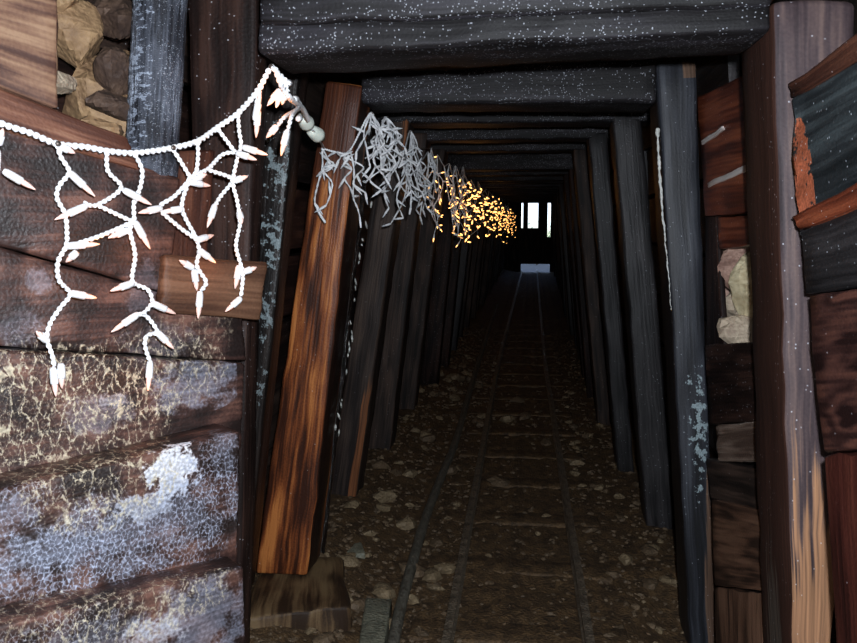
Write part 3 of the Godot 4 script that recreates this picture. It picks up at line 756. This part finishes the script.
	mats["bulb_far"] = glow(Color(1.0, 0.7, 0.38), Color8(230, 210, 180), 4.6)
	mats["leaf"] = plain(Color8(120, 150, 70), 0.6)
	mats["earth"] = plain(Color8(58, 45, 30), 0.9)


# ---------------------------------------------------------------- the setting

func slab(parent: Node3D, called: String, lo: Vector3, hi: Vector3, mat: String, sd: int, amp := 0.0, seg := Vector3i(1, 1, 1)) -> MeshInstance3D:
	var c := box_corners(lo, hi)
	var m := centre(c)
	return put(parent, called, hexa(c, m, seg, 0.0, amp, sd, 0.0, false, 1.7), mats[mat], m - parent.position)


var wall_left: Node3D
var wall_right: Node3D
var ceiling: Node3D
var floor_node: Node3D


func build_shell() -> void:
	wall_left = base("wall_left")
	tag(wall_left, "mould-covered plank lagging and broken rock on the left of the drift", "wall", "", "structure")
	wall_right = base("wall_right")
	tag(wall_right, "dark red and slate plank lagging along the right of the drift", "wall", "", "structure")
	ceiling = base("ceiling")
	tag(ceiling, "dark roof boards laid over the timber caps", "ceiling", "", "structure")
	floor_node = base("floor")
	tag(floor_node, "muddy rubble floor of the mine drift", "floor", "", "structure")
	slab(wall_left, "rock_face", Vector3(-2.0, -0.3, -28.4), Vector3(-1.5, 2.7, -2.5), "rock_dark", 1, 0.12, Vector3i(1, 10, 60))
	slab(wall_left, "rock_face", Vector3(-3.4, -0.3, -2.9), Vector3(-1.42, 2.7, -2.42), "rock_dark", 2, 0.08, Vector3i(8, 10, 1))
	slab(wall_left, "rock_face", Vector3(-3.5, -0.3, -2.6), Vector3(-3.0, 2.7, 2.6), "rock_dark", 3)
	slab(wall_right, "rock_face", Vector3(1.25, -0.3, -28.4), Vector3(1.75, 2.7, 2.6), "rock_dark", 4, 0.1, Vector3i(1, 10, 70))
	slab(ceiling, "rock_roof", Vector3(-3.5, 2.6, -28.4), Vector3(1.8, 3.0, 2.6), "rock_dark", 5)
	slab(floor_node, "bedrock", Vector3(-3.5, -0.6, -28.4), Vector3(1.8, -0.25, 2.6), "rock_dark", 6)
	var back := base("wall_back")
	tag(back, "rock face behind the camera", "wall", "", "structure")
	slab(back, "rock_face", Vector3(-3.5, -0.3, 2.2), Vector3(1.8, 2.7, 2.6), "rock_dark", 7)


func ground_at(x: float, z: float) -> float:
	var y := 0.02 * wobble.get_noise_2d(x * 3.0, z * 3.0) + 0.012 * wobble.get_noise_2d(x * 11.0, z * 11.0)
	y += 0.09 * smoothstep(-0.45, -0.95, x)
	y -= 0.07 * smoothstep(0.4, 0.6, x) * smoothstep(-3.7, -3.1, z)
	return y - 0.01


func build_ground() -> void:
	var st := SurfaceTool.new()
	st.begin(Mesh.PRIMITIVE_TRIANGLES)
	st.set_smooth_group(0)
	var zs := PackedFloat32Array()
	var z := 2.3
	while z > -28.3:
		zs.append(z)
		z -= 0.5 if z > -1.6 else (0.05 if z > -8.0 else 0.15)
	var xs := PackedFloat32Array()
	for i in 28:
		xs.append(lerpf(-3.1, -1.5, i / 28.0) if i < 8 else 0.0)
	xs = PackedFloat32Array([-3.2, -2.6, -2.0, -1.7])
	for i in 61:
		xs.append(-1.5 + i * 0.048)
	for i in zs.size() - 1:
		for j in xs.size() - 1:
			for q in [[0, 0], [1, 1], [1, 0], [0, 0], [0, 1], [1, 1]]:
				var x := xs[j + q[1]]
				var zz := zs[i + q[0]]
				st.add_vertex(Vector3(x, ground_at(x, zz), zz))
	st.generate_normals()
	put(floor_node, "ground", st.commit(), mats["mud"])
	var shapes := []
	for k in 6:
		shapes.append(rock_mesh(40 + k, 0.15, 4, 7))
	rng.seed = 77
	for k in 290:
		var zz := -2.3 - pow(rng.randf(), 1.3) * 7.0
		var x := rng.randf_range(-1.0, -0.36) if rng.randf() < 0.6 else rng.randf_range(0.3, 0.7)
		if rng.randf() < 0.08:
			x = rng.randf_range(-0.2, 0.18)
		var s := (0.012 + 0.04 * pow(rng.randf(), 2.0)) * (1.4 if x < 0.0 else 0.9)
		var o := put(floor_node, "stone", shapes[k % 6], mats["stone_a"] if rng.randf() < 0.55 else mats["stone_b"], Vector3(x, ground_at(x, zz) + s * 0.1, zz))
		o.basis = Basis.from_euler(Vector3(rng.randf_range(-0.3, 0.3), rng.randf() * TAU, rng.randf_range(-0.3, 0.3))) * Basis.from_scale(Vector3(s * 1.3, s * 0.6, s))
	var gravel := MultiMesh.new()
	gravel.transform_format = MultiMesh.TRANSFORM_3D
	gravel.mesh = rock_mesh(51, 0.2, 3, 6)
	gravel.instance_count = 7000
	for k in 7000:
		var zz := -2.2 - pow(rng.randf(), 1.4) * 10.0
		var x := rng.randf_range(-1.05, 0.72)
		if x > -0.26 and x < 0.22 and rng.randf() < 0.6:
			x = rng.randf_range(-1.0, -0.4)
		var s := 0.004 + 0.012 * pow(rng.randf(), 2.0)
		gravel.set_instance_transform(k, Transform3D(Basis.from_euler(Vector3(rng.randf() * TAU, rng.randf() * TAU, 0)) * Basis.from_scale(Vector3(s * 1.4, s * 0.8, s)), Vector3(x, ground_at(x, zz), zz)))
	var gi := MultiMeshInstance3D.new()
	gi.name = "gravel"
	gi.multimesh = gravel
	gi.material_override = mats["stone_b"]
	gi.set_meta("kind", "stuff")
	floor_node.add_child(gi, true)


func rock(parent: Node3D, a: Array, depth: float) -> void:
	var o := put(parent, "rock", rock_mesh(a[4], 0.07, 11, 16), mats[a[3]], v3(a[0]) - parent.position)
	o.scale = Vector3(a[1] * 1.15, a[2] * 1.15, depth)


func build_left_wall() -> void:
	var k := 0
	for a in LEFT_PLANKS:
		var c := vs(a[1])
		var mat: String = a[0]
		timber(wall_left, "plank", c, mat, Vector3i(16, 8, 2), 0.008, 0.006 if mat == "wall" else 0.004, k * 7 + 3, a[2], mat == "wall")
		k += 1
	var st := SurfaceTool.new()
	st.begin(Mesh.PRIMITIVE_TRIANGLES)
	var p := smooth_path(PackedVector3Array([v3(LOG[0]), v3(LOG[1])]), 0.02)
	var r := PackedFloat32Array()
	for i in p.size():
		r.append(LOG[2] * (1.0 + 0.05 * wobble.get_noise_1d(i * 0.4)))
	tube(st, p, r, 24)
	put(wall_left, "log", st.commit(), mats["log"])
	for a in LEFT_ROCKS:
		rock(wall_left, a, 0.09)


func build_right_wall() -> void:
	var k := 0
	for a in RIGHT_NEAR + RIGHT_MID:
		timber(wall_right, "plank", vs(a[1]), a[0], Vector3i(10, 6, 1), 0.006, 0.005, k * 5 + 2 if a[0] != "slate_torn" else -1, a[2])
		k += 1
	for a in RIGHT_ROCKS:
		rock(wall_right, a, 0.08)


const DEPTHS := [1.95, 3.05, 4.2, 5.15, 6.35, 7.4, 8.4, 9.5, 10.6, 11.7, 12.9, 14.0, 15.2, 16.4, 17.6, 18.9, 20.2, 21.5, 22.8, 24.1, 25.4, 26.7]


func build_lagging() -> void:
	rng.seed = 31
	# a few board shapes shared by all bays: 1 m long along x, 0.26 high, 0.04 thick
	var shapes := []
	for k in 5:
		var c := box_corners(Vector3(-0.5, -0.13, -0.02), Vector3(0.5, 0.13, 0.02))
		shapes.append(hexa(c, Vector3.ZERO, Vector3i(2, 1, 1), 0.0, 0.02, 200 + k, 0.0, false, 3.0))
	var kinds := ["black", "brown", "black", "red_brown", "black", "slate"]
	for b in range(1, DEPTHS.size()):
		var z0: float = -DEPTHS[b - 1] - 0.02
		var z1: float = -(DEPTHS[b] + 0.2)
		var rows := 8
		var step := 2.3 / rows
		for side in [-1, 1]:
			if b == 1 and side == 1:
				continue
			for row in rows:
				var t := (row + 0.5) / rows
				var x: float = lerpf(-1.2, -0.93, t) if side < 0 else lerpf(0.87, 0.68, t) + rise(DEPTHS[b]) * 1.2
				if b == 1:
						x -= 0.2
				var o := put(wall_left if side < 0 else wall_right, "plank", shapes[(b * 3 + row + side) % 5], mats[kinds[rng.randi() % 6]])
				var tilt: float = atan2(0.27, 2.3) if side < 0 else atan2(-0.19, 2.3)
				var bs := Basis.from_euler(Vector3(0, PI / 2, 0)) * Basis.from_scale(Vector3(z0 - z1 + 0.12, step * rng.randf_range(0.86, 0.98) / 0.26, 1))
				o.basis = Basis.from_euler(Vector3(rng.randf_range(-0.012, 0.012), 0, -tilt)) * bs
				o.position = Vector3(x + rng.randf_range(-0.012, 0.012), step * (row + 0.5), (z0 + z1) / 2)
		var cols := 7
		for col in cols:
			var x := -0.85 + (1.6 + rise(DEPTHS[b])) * (col + 0.5) / cols
			var o := put(ceiling, "roof_board", shapes[(b + col * 2) % 5], mats[["black", "black", "red_brown"][rng.randi() % 3]])
			var y := 2.275 + rise(DEPTHS[b])
			var drop := 0.0
			if b == 1:
				drop = lerpf(0.12, 0.0, col / 6.0)
				z0 = -2.25
				z1 = -2.96
			o.basis = Basis.from_euler(Vector3(drop * -0.9, 0, 0)) * Basis(Vector3(0, 0, z0 - z1 + (0.0 if b == 1 else 0.1)), Vector3((1.6 + rise(DEPTHS[b])) / cols / 0.26 * 0.97, 0, 0), Vector3(0, 0.9, 0))
			o.position = Vector3(x, y - drop * 0.5 + rng.randf_range(-0.006, 0.006), (z0 + z1) / 2)


const ORDINALS := ["first", "second", "third", "fourth", "fifth", "sixth", "seventh", "eighth", "ninth", "tenth", "eleventh", "twelfth", "thirteenth", "fourteenth", "fifteenth", "sixteenth", "seventeenth", "eighteenth", "nineteenth", "twentieth", "twenty-first", "twenty-second"]


# the drift grows a little higher and wider towards its far end
func rise(d: float) -> float:
	return maxf(0.0, d - 9.0) * 0.014


func build_frames() -> void:
	var near := [FRAME_A, FRAME_B, FRAME_C, FRAME_D, FRAME_E]
	var looks := [["black", "door_post", "cap", "cap"], ["orange", "right_post", "cap"], ["brown_rust", "slate", "cap"], ["brown", "slate", "cap"], ["brown", "brown", "cap"]]
	var labels := ["nearest timber frame, dark board-like left post and tan-footed right post under wet cap", "timber frame with an orange-brown left post and a slate grey right post",
		"third timber frame from the front, brown left post and slate right post", "fourth timber frame from the front, slim dark leaning posts", "fifth timber frame from the front, dark brown leaning posts"]
	for i in DEPTHS.size():
		var d: float = DEPTHS[i]
		var f := base("timber_arch", Vector3(-0.1, 0, -d))
		if i < 5:
			tag(f, labels[i], "timber frame", "timber frames along the drift")
			var pieces: Array = near[i]
			for k in pieces.size():
				var sd := -1 if looks[i][k] in ["mouldy_post", "orange", "right_post", "door_post"] else i * 13 + k * 5 + 40
				timber(f, "post" if k < 2 else ("cap_beam" if k == 2 else "header_board"), vs(pieces[k]), looks[i][k], Vector3i(3, 24, 3) if k < 2 else Vector3i(24, 3, 3), 0.012, 0.008, sd)
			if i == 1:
				put(f, "glint", glint_run(vs(GLINT_RUN), f.position), mats["glint"]).set_meta("label", "white glint shaped as a bead down the inner edge of the grey post")
				var flakes := put(f, "glint_flakes", glint_flakes(vs(GLINT_FLAKES), f.position), mats["glint"])
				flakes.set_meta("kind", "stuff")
		else:
			tag(f, "%s timber frame from the front, dim in the depth of the drift" % ORDINALS[i], "timber frame", "timber frames along the drift")
			rng.seed = 900 + i
			var j := func() -> float: return rng.randf_range(-0.03, 0.03)
			var up := rise(d)
			var bx: float = -0.87 + j.call()
			var tx: float = -0.63 + j.call()
			for s in 2:
				var inner_base: float = bx if s == 0 else 0.57 + up + j.call()
				var inner_top: float = tx if s == 0 else 0.36 + up * 1.2 + j.call()
				var w := -0.17 if s == 0 else 0.17
				var x := [minf(inner_base, inner_base + w), maxf(inner_base, inner_base + w), minf(inner_top, inner_top + w), maxf(inner_top, inner_top + w)]
				var c := PackedVector3Array()
				for q in 8:
					c.append(Vector3(x[q & 3], 2.07 + up if q & 2 else -0.05, -d if q & 4 else -d - 0.19))
				timber(f, "post", c, ["brown", "black", "slate"][rng.randi() % 3], Vector3i(1, 4, 1), 0.01, 0.01, i * 7 + s)
			timber(f, "cap_beam", box_corners(Vector3(-0.84, 2.06 + up + j.call() * 0.5, -d - 0.2), Vector3(0.65 + up, 2.22 + up, -d)), "cap", Vector3i(4, 1, 1), 0.01, 0.01, i * 3 + 1)
	timber_post()
	# wet round prop standing behind the orange post
	var st := SurfaceTool.new()
	st.begin(Mesh.PRIMITIVE_TRIANGLES)
	var p := smooth_path(PackedVector3Array([v3(WET_LOG[0]), v3(WET_LOG[1])]), 0.015)
	var r := PackedFloat32Array()
	for i in p.size():
		r.append(WET_LOG[2] * (1.0 + 0.12 * wobble.get_noise_1d(i * 0.7)))
	tube(st, p, r, 20)
	var prop := put(self, "round_prop", st.commit(), mats["wet"])
	tag(prop, "thin wet black round prop just behind the orange-brown post", "post")
	# footing block under the orange post
	var b := vs(BLOCK)
	var dn := Vector3(0, -0.16, 0)
	var cc := PackedVector3Array([b[3] + dn, b[2] + dn, b[3], b[2], b[0] + dn, b[1] + dn, b[0], b[1]])
	cc[0] += Vector3(0.02, 0, -0.2)
	cc[2] += Vector3(0.02, 0, -0.2)
	cc[1] += Vector3(-0.02, 0, -0.2)
	cc[3] += Vector3(-0.02, 0, -0.2)
	var at := Vector3(centre(cc).x, 0.0, centre(cc).z)
	var blk := put(self, "timber_block", hexa(cc, at, Vector3i(10, 3, 8), 0.015, 0.014, 61), mats["sill"], at)
	tag(blk, "squat muddy timber block under the foot of the orange-brown post", "block")
	for s in [[SLAB, "slab", "flat_slab", "pale greenish flat slab lying beside the muddy timber block", 0.05], [PALE_STONE, "slab", "square_stone", "small pale square stone on the rubble behind the timber block", 0.06]]:
		var q := vs(s[0])
		var d := Vector3(0, -0.09, 0)
		var sc := PackedVector3Array([q[3] + d, q[2] + d, q[3], q[2], q[0] + d, q[1] + d, q[0], q[1]])
		var o := centre(sc)
		tag(put(self, s[2], hexa(sc, o, Vector3i(4, 2, 4), 0.008, 0.008, 71), mats[s[1]], o), s[3], "stone")


# wet-edge glint modelled as a solid: an uneven white bead down an arris
func glint_run(p: PackedVector3Array, origin: Vector3) -> ArrayMesh:
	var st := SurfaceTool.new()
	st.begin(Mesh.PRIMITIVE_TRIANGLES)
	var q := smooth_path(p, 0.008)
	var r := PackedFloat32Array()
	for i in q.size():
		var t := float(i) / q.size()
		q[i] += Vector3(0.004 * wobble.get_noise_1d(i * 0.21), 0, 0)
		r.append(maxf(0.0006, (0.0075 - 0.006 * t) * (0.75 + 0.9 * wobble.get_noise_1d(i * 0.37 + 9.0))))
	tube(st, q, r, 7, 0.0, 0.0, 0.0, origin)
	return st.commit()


func glint_flakes(p: PackedVector3Array, origin: Vector3) -> ArrayMesh:  # small white solids in place of broken glints on the wet side face
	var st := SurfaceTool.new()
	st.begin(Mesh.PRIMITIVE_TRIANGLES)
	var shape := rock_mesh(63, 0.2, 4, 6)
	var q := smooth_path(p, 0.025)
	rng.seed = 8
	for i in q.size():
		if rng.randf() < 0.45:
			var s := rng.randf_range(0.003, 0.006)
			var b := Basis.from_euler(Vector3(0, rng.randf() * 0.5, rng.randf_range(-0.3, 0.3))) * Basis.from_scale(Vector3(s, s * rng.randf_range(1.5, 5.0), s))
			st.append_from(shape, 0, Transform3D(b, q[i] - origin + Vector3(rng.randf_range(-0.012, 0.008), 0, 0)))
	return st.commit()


func timber_post() -> void:
	var c := vs(LICHEN_POST)
	var at := Vector3(centre(c).x, 0, centre(c).z)
	var o := put(self, "timber_post", hexa(c, at, Vector3i(3, 24, 3), 0.012, 0.006, -1), mats["mouldy_post"], at)
	tag(o, "black post spotted with grey lichen left of the orange-brown post", "post")


func build_end() -> void:
	var door := base("wall_end", Vector3(0, 0, -28))
	tag(door, "boarded end of the drift with bright daylight in its gaps", "wall", "", "structure")
	for a in END_BOARDS:
		slab(door, "board", Vector3(a[0], a[2], -28.06), Vector3(a[1], a[3], -28.0), "black", 9)
	slab(door, "board", Vector3(-1.9, -0.3, -28.5), Vector3(-1.45, 2.9, -27.9), "black", 9)
	slab(door, "board", Vector3(1.2, -0.3, -28.5), Vector3(1.9, 2.9, -27.9), "black", 9)
	var g := base("ground_outside", Vector3(0, 0, -40))
	tag(g, "daylit ground beyond the boarded end", "ground", "", "structure")
	slab(g, "earth", Vector3(-12, -0.5, -60), Vector3(12, -0.05, -28.4), "earth", 8)
	var bush := base("shrub", Vector3(0.3, 0, -34))
	tag(bush, "sunlit green shrub seen through the gap at the far end", "shrub")
	var st := SurfaceTool.new()
	st.begin(Mesh.PRIMITIVE_TRIANGLES)
	rng.seed = 12
	for i in 500:
		var c := Vector3(rng.randfn(0.0, 0.5), 0.9 + rng.randfn(0.0, 0.32), rng.randfn(0.0, 0.4))
		var a := Vector3(rng.randf_range(-1, 1), rng.randf_range(-1, 1), rng.randf_range(-1, 1)).normalized() * 0.07
		var b := a.cross(Vector3(rng.randf_range(-1, 1), 1, 0.2)).normalized() * 0.03
		for q in [c - a, c + b, c + a, c - a, c + a, c - b]:
			st.add_vertex(q)
	st.generate_normals()
	put(bush, "foliage", st.commit(), mats["leaf"])
	var t := SurfaceTool.new()
	t.begin(Mesh.PRIMITIVE_TRIANGLES)
	tube(t, PackedVector3Array([Vector3(0, -0.1, 0), Vector3(0.02, 0.5, 0), Vector3(0, 1.2, 0.03)]), PackedFloat32Array([0.04, 0.03, 0.01]), 8)
	put(bush, "stem", t.commit(), mats["sill"])


func rail_x(z: float, side: int) -> float:
	var t := -z
	var c := -0.015 - 0.008 * (t - 2.0) if t < 9.0 else lerpf(-0.07, 0.0, clampf((t - 9.0) / 19.0, 0, 1))
	return c + side * 0.258


func build_track() -> void:
	var track := base("mine_track", Vector3(0, 0, -3))
	tag(track, "narrow rusty rail track running down the middle of the drift", "rail track")
	for side in [-1, 1]:
		var st := SurfaceTool.new()
		st.begin(Mesh.PRIMITIVE_TRIANGLES)
		st.set_smooth_group(-1)
		# rail section: foot, web and head
		var prof := [Vector2(-0.02, 0.0), Vector2(-0.02, 0.006), Vector2(-0.006, 0.012), Vector2(-0.006, 0.04), Vector2(-0.016, 0.044), Vector2(-0.016, 0.056), Vector2(0.016, 0.056), Vector2(0.016, 0.044), Vector2(0.006, 0.04), Vector2(0.006, 0.012), Vector2(0.02, 0.006), Vector2(0.02, 0.0)]
		var z := -1.9
		while z > -27.6:
			var z2 := z - (0.25 if z > -10 else 1.0)
			for k in prof.size() - 1:
				var q := []
				for s in [[z, k], [z, k + 1], [z2, k + 1], [z2, k]]:
					var pr: Vector2 = prof[s[1]]
					q.append(Vector3(rail_x(s[0], side) + pr.x + 0.004 * wobble.get_noise_1d(s[0] * 4.0), pr.y + 0.012 + 0.006 * wobble.get_noise_1d(s[0] * 3.0 + 40), s[0] + 3.0))
				for t in [0, 1, 2, 0, 2, 3]:
					st.add_vertex(q[t])
			z = z2
		st.generate_normals()
		put(track, "rail", st.commit(), mats["rail"])
	var tie := hexa(box_corners(Vector3(-0.42, -0.06, -0.08), Vector3(0.42, 0.0, 0.08)), Vector3.ZERO, Vector3i(6, 1, 1), 0.012, 0.014, 88)
	var z := -2.35
	var k := 0
	while z > -14.0:
		var o := put(track, "sleeper", tie, mats["mud"], Vector3((rail_x(z, 1) + rail_x(z, -1)) / 2, 0.0, z + 3.0))
		o.rotation.y = 0.03 * sin(k * 2.3)
		z -= 0.62
		k += 1
	var bar := SurfaceTool.new()
	bar.begin(Mesh.PRIMITIVE_TRIANGLES)
	var p := smooth_path(vs(BAR), 0.06)
	var r := PackedFloat32Array()
	for i in p.size():
		r.append(0.024 + 0.004 * wobble.get_noise_1d(i * 0.5))
	tube(bar, p, r, 10)
	tag(put(self, "floor_pipe", bar.commit(), mats["bar"]), "pale grey pipe half buried in rubble left of the track", "pipe")


# ---------------------------------------------------------------- light strings

var socket_shape: ArrayMesh
var bulb_shape: ArrayMesh


func lamp(parent: Node3D, from: Vector3, to: Vector3, bulb: String, k := 1.0) -> void:
	if socket_shape == null:
		socket_shape = lathe([[0.0, -0.002], [0.0045, -0.001], [0.0062, 0.004], [0.0066, 0.012], [0.0068, 0.027], [0.0062, 0.03], [0.0, 0.0305]], 10)
		bulb_shape = lathe([[0.0, 0.027], [0.0044, 0.028], [0.0048, 0.033], [0.0042, 0.041], [0.0024, 0.048], [0.001, 0.0525], [0.0, 0.054]], 8)
	var s := put(parent, "socket", socket_shape, mats["wire"], from - parent.position)
	var l := clampf(from.distance_to(to) / 0.054, 0.6, 1.3)
	s.basis = aim(from, to) * Basis.from_scale(Vector3(k, l, k))
	put(s, "bulb", bulb_shape, mats[bulb])


func small_light(parent: Node3D, at: Vector3, energy: float) -> void:
	var l := OmniLight3D.new()
	l.name = "glow"
	l.light_color = Color(1.0, 0.6, 0.25)
	l.light_energy = energy
	l.light_size = 0.02
	l.omni_range = 40.0
	l.omni_attenuation = 2.0
	l.shadow_enabled = true
	l.position = at - parent.position
	parent.add_child(l, true)


func nail(parent: Node3D, at: Vector3, towards: Vector3, k := 1.0) -> void:
	var o := put(parent, "nail", lathe([[0.0, 0.0], [0.006, 0.0], [0.006, 0.002], [0.002, 0.003], [0.002, 0.09], [0.0, 0.092]], 8), mats["nail"], at - parent.position)
	o.basis = aim(at, at + towards) * Basis.from_scale(Vector3(1, k, 1))


func build_near_string() -> void:
	var at := v3(NEAR_CORD[7])
	var s := base("icicle_light_string", at)
	tag(s, "bright white icicle light string hanging over the mouldy left planks", "light string", "icicle light strings")
	put(s, "cord", wire_mesh([vs(NEAR_CORD)], 0.0044, 0.004, 0.026, 6, at), mats["wire"])
	for d in NEAR_DROPS:
		put(s, "drop_wire", wire_mesh([vs(d)], 0.0033, 0.004, 0.024, 6, at), mats["wire"])
	for b in NEAR_BULBS:
		lamp(s, v3(b[0]), v3(b[1]), "bulb_near", 1.25)
	for k in [5, 9]:
		nail(s, v3(NEAR_CORD[k]) + v3(WALL_OUT) * 0.008, -v3(WALL_OUT))
	nail(s, v3(NEAR_CORD[14]) + Vector3(0, 0, 0.008), Vector3(0, 0, -1), 0.5)
	for k in [1, 3, 10, 16, 22, 27, 34, 38, 43]:
		small_light(s, v3(NEAR_BULBS[k][1]), 0.002)


func build_second_string() -> void:
	var hooks := vs(SECOND_HOOKS)
	var at := hooks[3]
	var s := base("icicle_light_string", at)
	tag(s, "unlit pale icicle light string bunched in front of the orange-brown post", "light string", "icicle light strings")
	var p := vs(PLUG)
	var path := PackedVector3Array([p[0], p[1], p[2]])
	path.append_array(hooks)
	put(s, "cord", wire_mesh([path], 0.0026, 0.008, 0.02, 5, at), mats["wire"])
	for k in 2:
		var o := put(s, "plug", lathe([[0.0, -0.02], [0.011, -0.019], [0.014, -0.01], [0.017, 0.008], [0.017, 0.016], [0.008, 0.02], [0.006, 0.035], [0.0, 0.036]], 12), mats["plug"], p[k] - at)
		o.basis = aim(p[k], p[1] + Vector3(0.03, -0.03, -0.1)) if k == 1 else aim(p[0], p[1])
		o.scale = Vector3.ONE * 1.3
	rng.seed = 21
	for h in hooks.size():
		for n in ([2, 2, 3, 6, 3, 6, 4, 4, 5, 4, 4][h]):
			drop(s, hooks[h], [0.3, 0.1, 0.3, 0.24, 0.2, 0.26, 0.3, 0.34, 0.36, 0.3, 0.3][h], "bulb_off", 0.0024, 0.05 if h in [0, 2] else 0.075)
	for h in [3, 5, 8]:
		nail(s, hooks[h] + Vector3(0.008, 0, 0), Vector3(-1, 0, 0), 0.3)


# One hanging drop of an icicle string: a zigzag wire with lamps at its bends.
func drop(s: Node3D, top: Vector3, length: float, bulb: String, r: float, spread: float) -> void:
	var p := PackedVector3Array([top])
	var n := rng.randi_range(3, 5)
	var lean := Vector3(rng.randf_range(-0.5, 1.2), 0, rng.randf_range(0.0, 1.5)) * spread
	var full := length * rng.randf_range(0.45, 1.05)
	var ends := []
	for k in n:
		var t := float(k + 1) / n
		p.append(top + lean * t + Vector3(rng.randf_range(-0.03, 0.03), -full * t, rng.randf_range(-0.03, 0.03)))
		ends.append(p[p.size() - 1])
	put(s, "drop_wire", wire_mesh([p], r, 0.012, 0.014, 4, s.position), mats["wire"])
	for e in ends:
		if rng.randf() < 0.85:
			var d := Vector3(rng.randf_range(-1, 1), rng.randf_range(-1.2, 0.5), rng.randf_range(-0.6, 0.6)).normalized()
			lamp(s, e, e + d * 0.05, bulb, 0.72)


func build_far_strings() -> void:
	var spans := [[4.75, 6.3, 9, 4, 0.42], [6.3, 9.2, 12, 5, 0.46], [9.2, 13.0, 11, 5, 0.5], [13.0, 18.5, 11, 5, 0.6], [18.5, 27.0, 11, 5, 0.7]]
	var labels := ["glowing icicle string with visible grey wires beyond the unlit bunch", "glowing string of warm dots, second lit string down the drift", "glowing string of warm dots, third lit string down the drift", "glowing string of warm dots, fourth lit string down the drift", "most distant cluster of warm dots beside the daylight gap"]
	rng.seed = 44
	# far lamps: a bulb seen end on, its socket too small to tell
	var far_bulb := lathe([[0.0, -0.012], [0.004, -0.01], [0.006, 0.0], [0.0056, 0.01], [0.003, 0.02], [0.0, 0.026]], 7)
	for i in spans.size():
		var a: Array = spans[i]
		var z0: float = a[0]
		var z1: float = a[1]
		var s := base("icicle_light_string", Vector3(-0.6, 2.0, -z0))
		tag(s, labels[i], "light string", "icicle light strings")
		var cord := PackedVector3Array()
		var count: int = a[2]
		var drops := []
		for k in count + 1:
			var t := float(k) / count
			var z := lerpf(z0, z1, t)
			cord.append(Vector3(-0.57 + rng.randf_range(-0.02, 0.03) + 0.05 * t, 1.98 - 0.06 * (k % 2) + rng.randf_range(-0.02, 0.02), -z))
		for k in count:
			var top := cord[k]
			if i == 0:
				for e in 2:
					drop(s, top, 0.5, "bulb_far", 0.0018, 0.08)
				continue
			var p := PackedVector3Array([top])
			var full: float = a[4] * rng.randf_range(0.55, 1.1)
			for q in int(a[3]):
				p.append(top + Vector3(rng.randf_range(-0.04, 0.1), -full * (q + 1.0) / a[3], rng.randf_range(-0.1, 0.1)))
				var o := put(s, "bulb", far_bulb, mats["bulb_far"], p[q + 1] - s.position)
				o.basis = Basis.from_euler(Vector3(rng.randf() * TAU, 0, rng.randf() * TAU))
			drops.append(p)
		put(s, "cord", wire_mesh([cord], 0.0024, 0.05, 0.0, 4, s.position), mats["wire"])
		if drops:
			put(s, "drop_wires", wire_mesh(drops, 0.0016, 0.05, 0.0, 3, s.position), mats["wire"])
		for k in 3:
			small_light(s, cord[int((k + 0.5) * count / 3.0)] + Vector3(0.06, -0.2, 0), 0.0025)
		nail(s, cord[0] + Vector3(0.008, 0, 0), Vector3(-1, 0, 0))
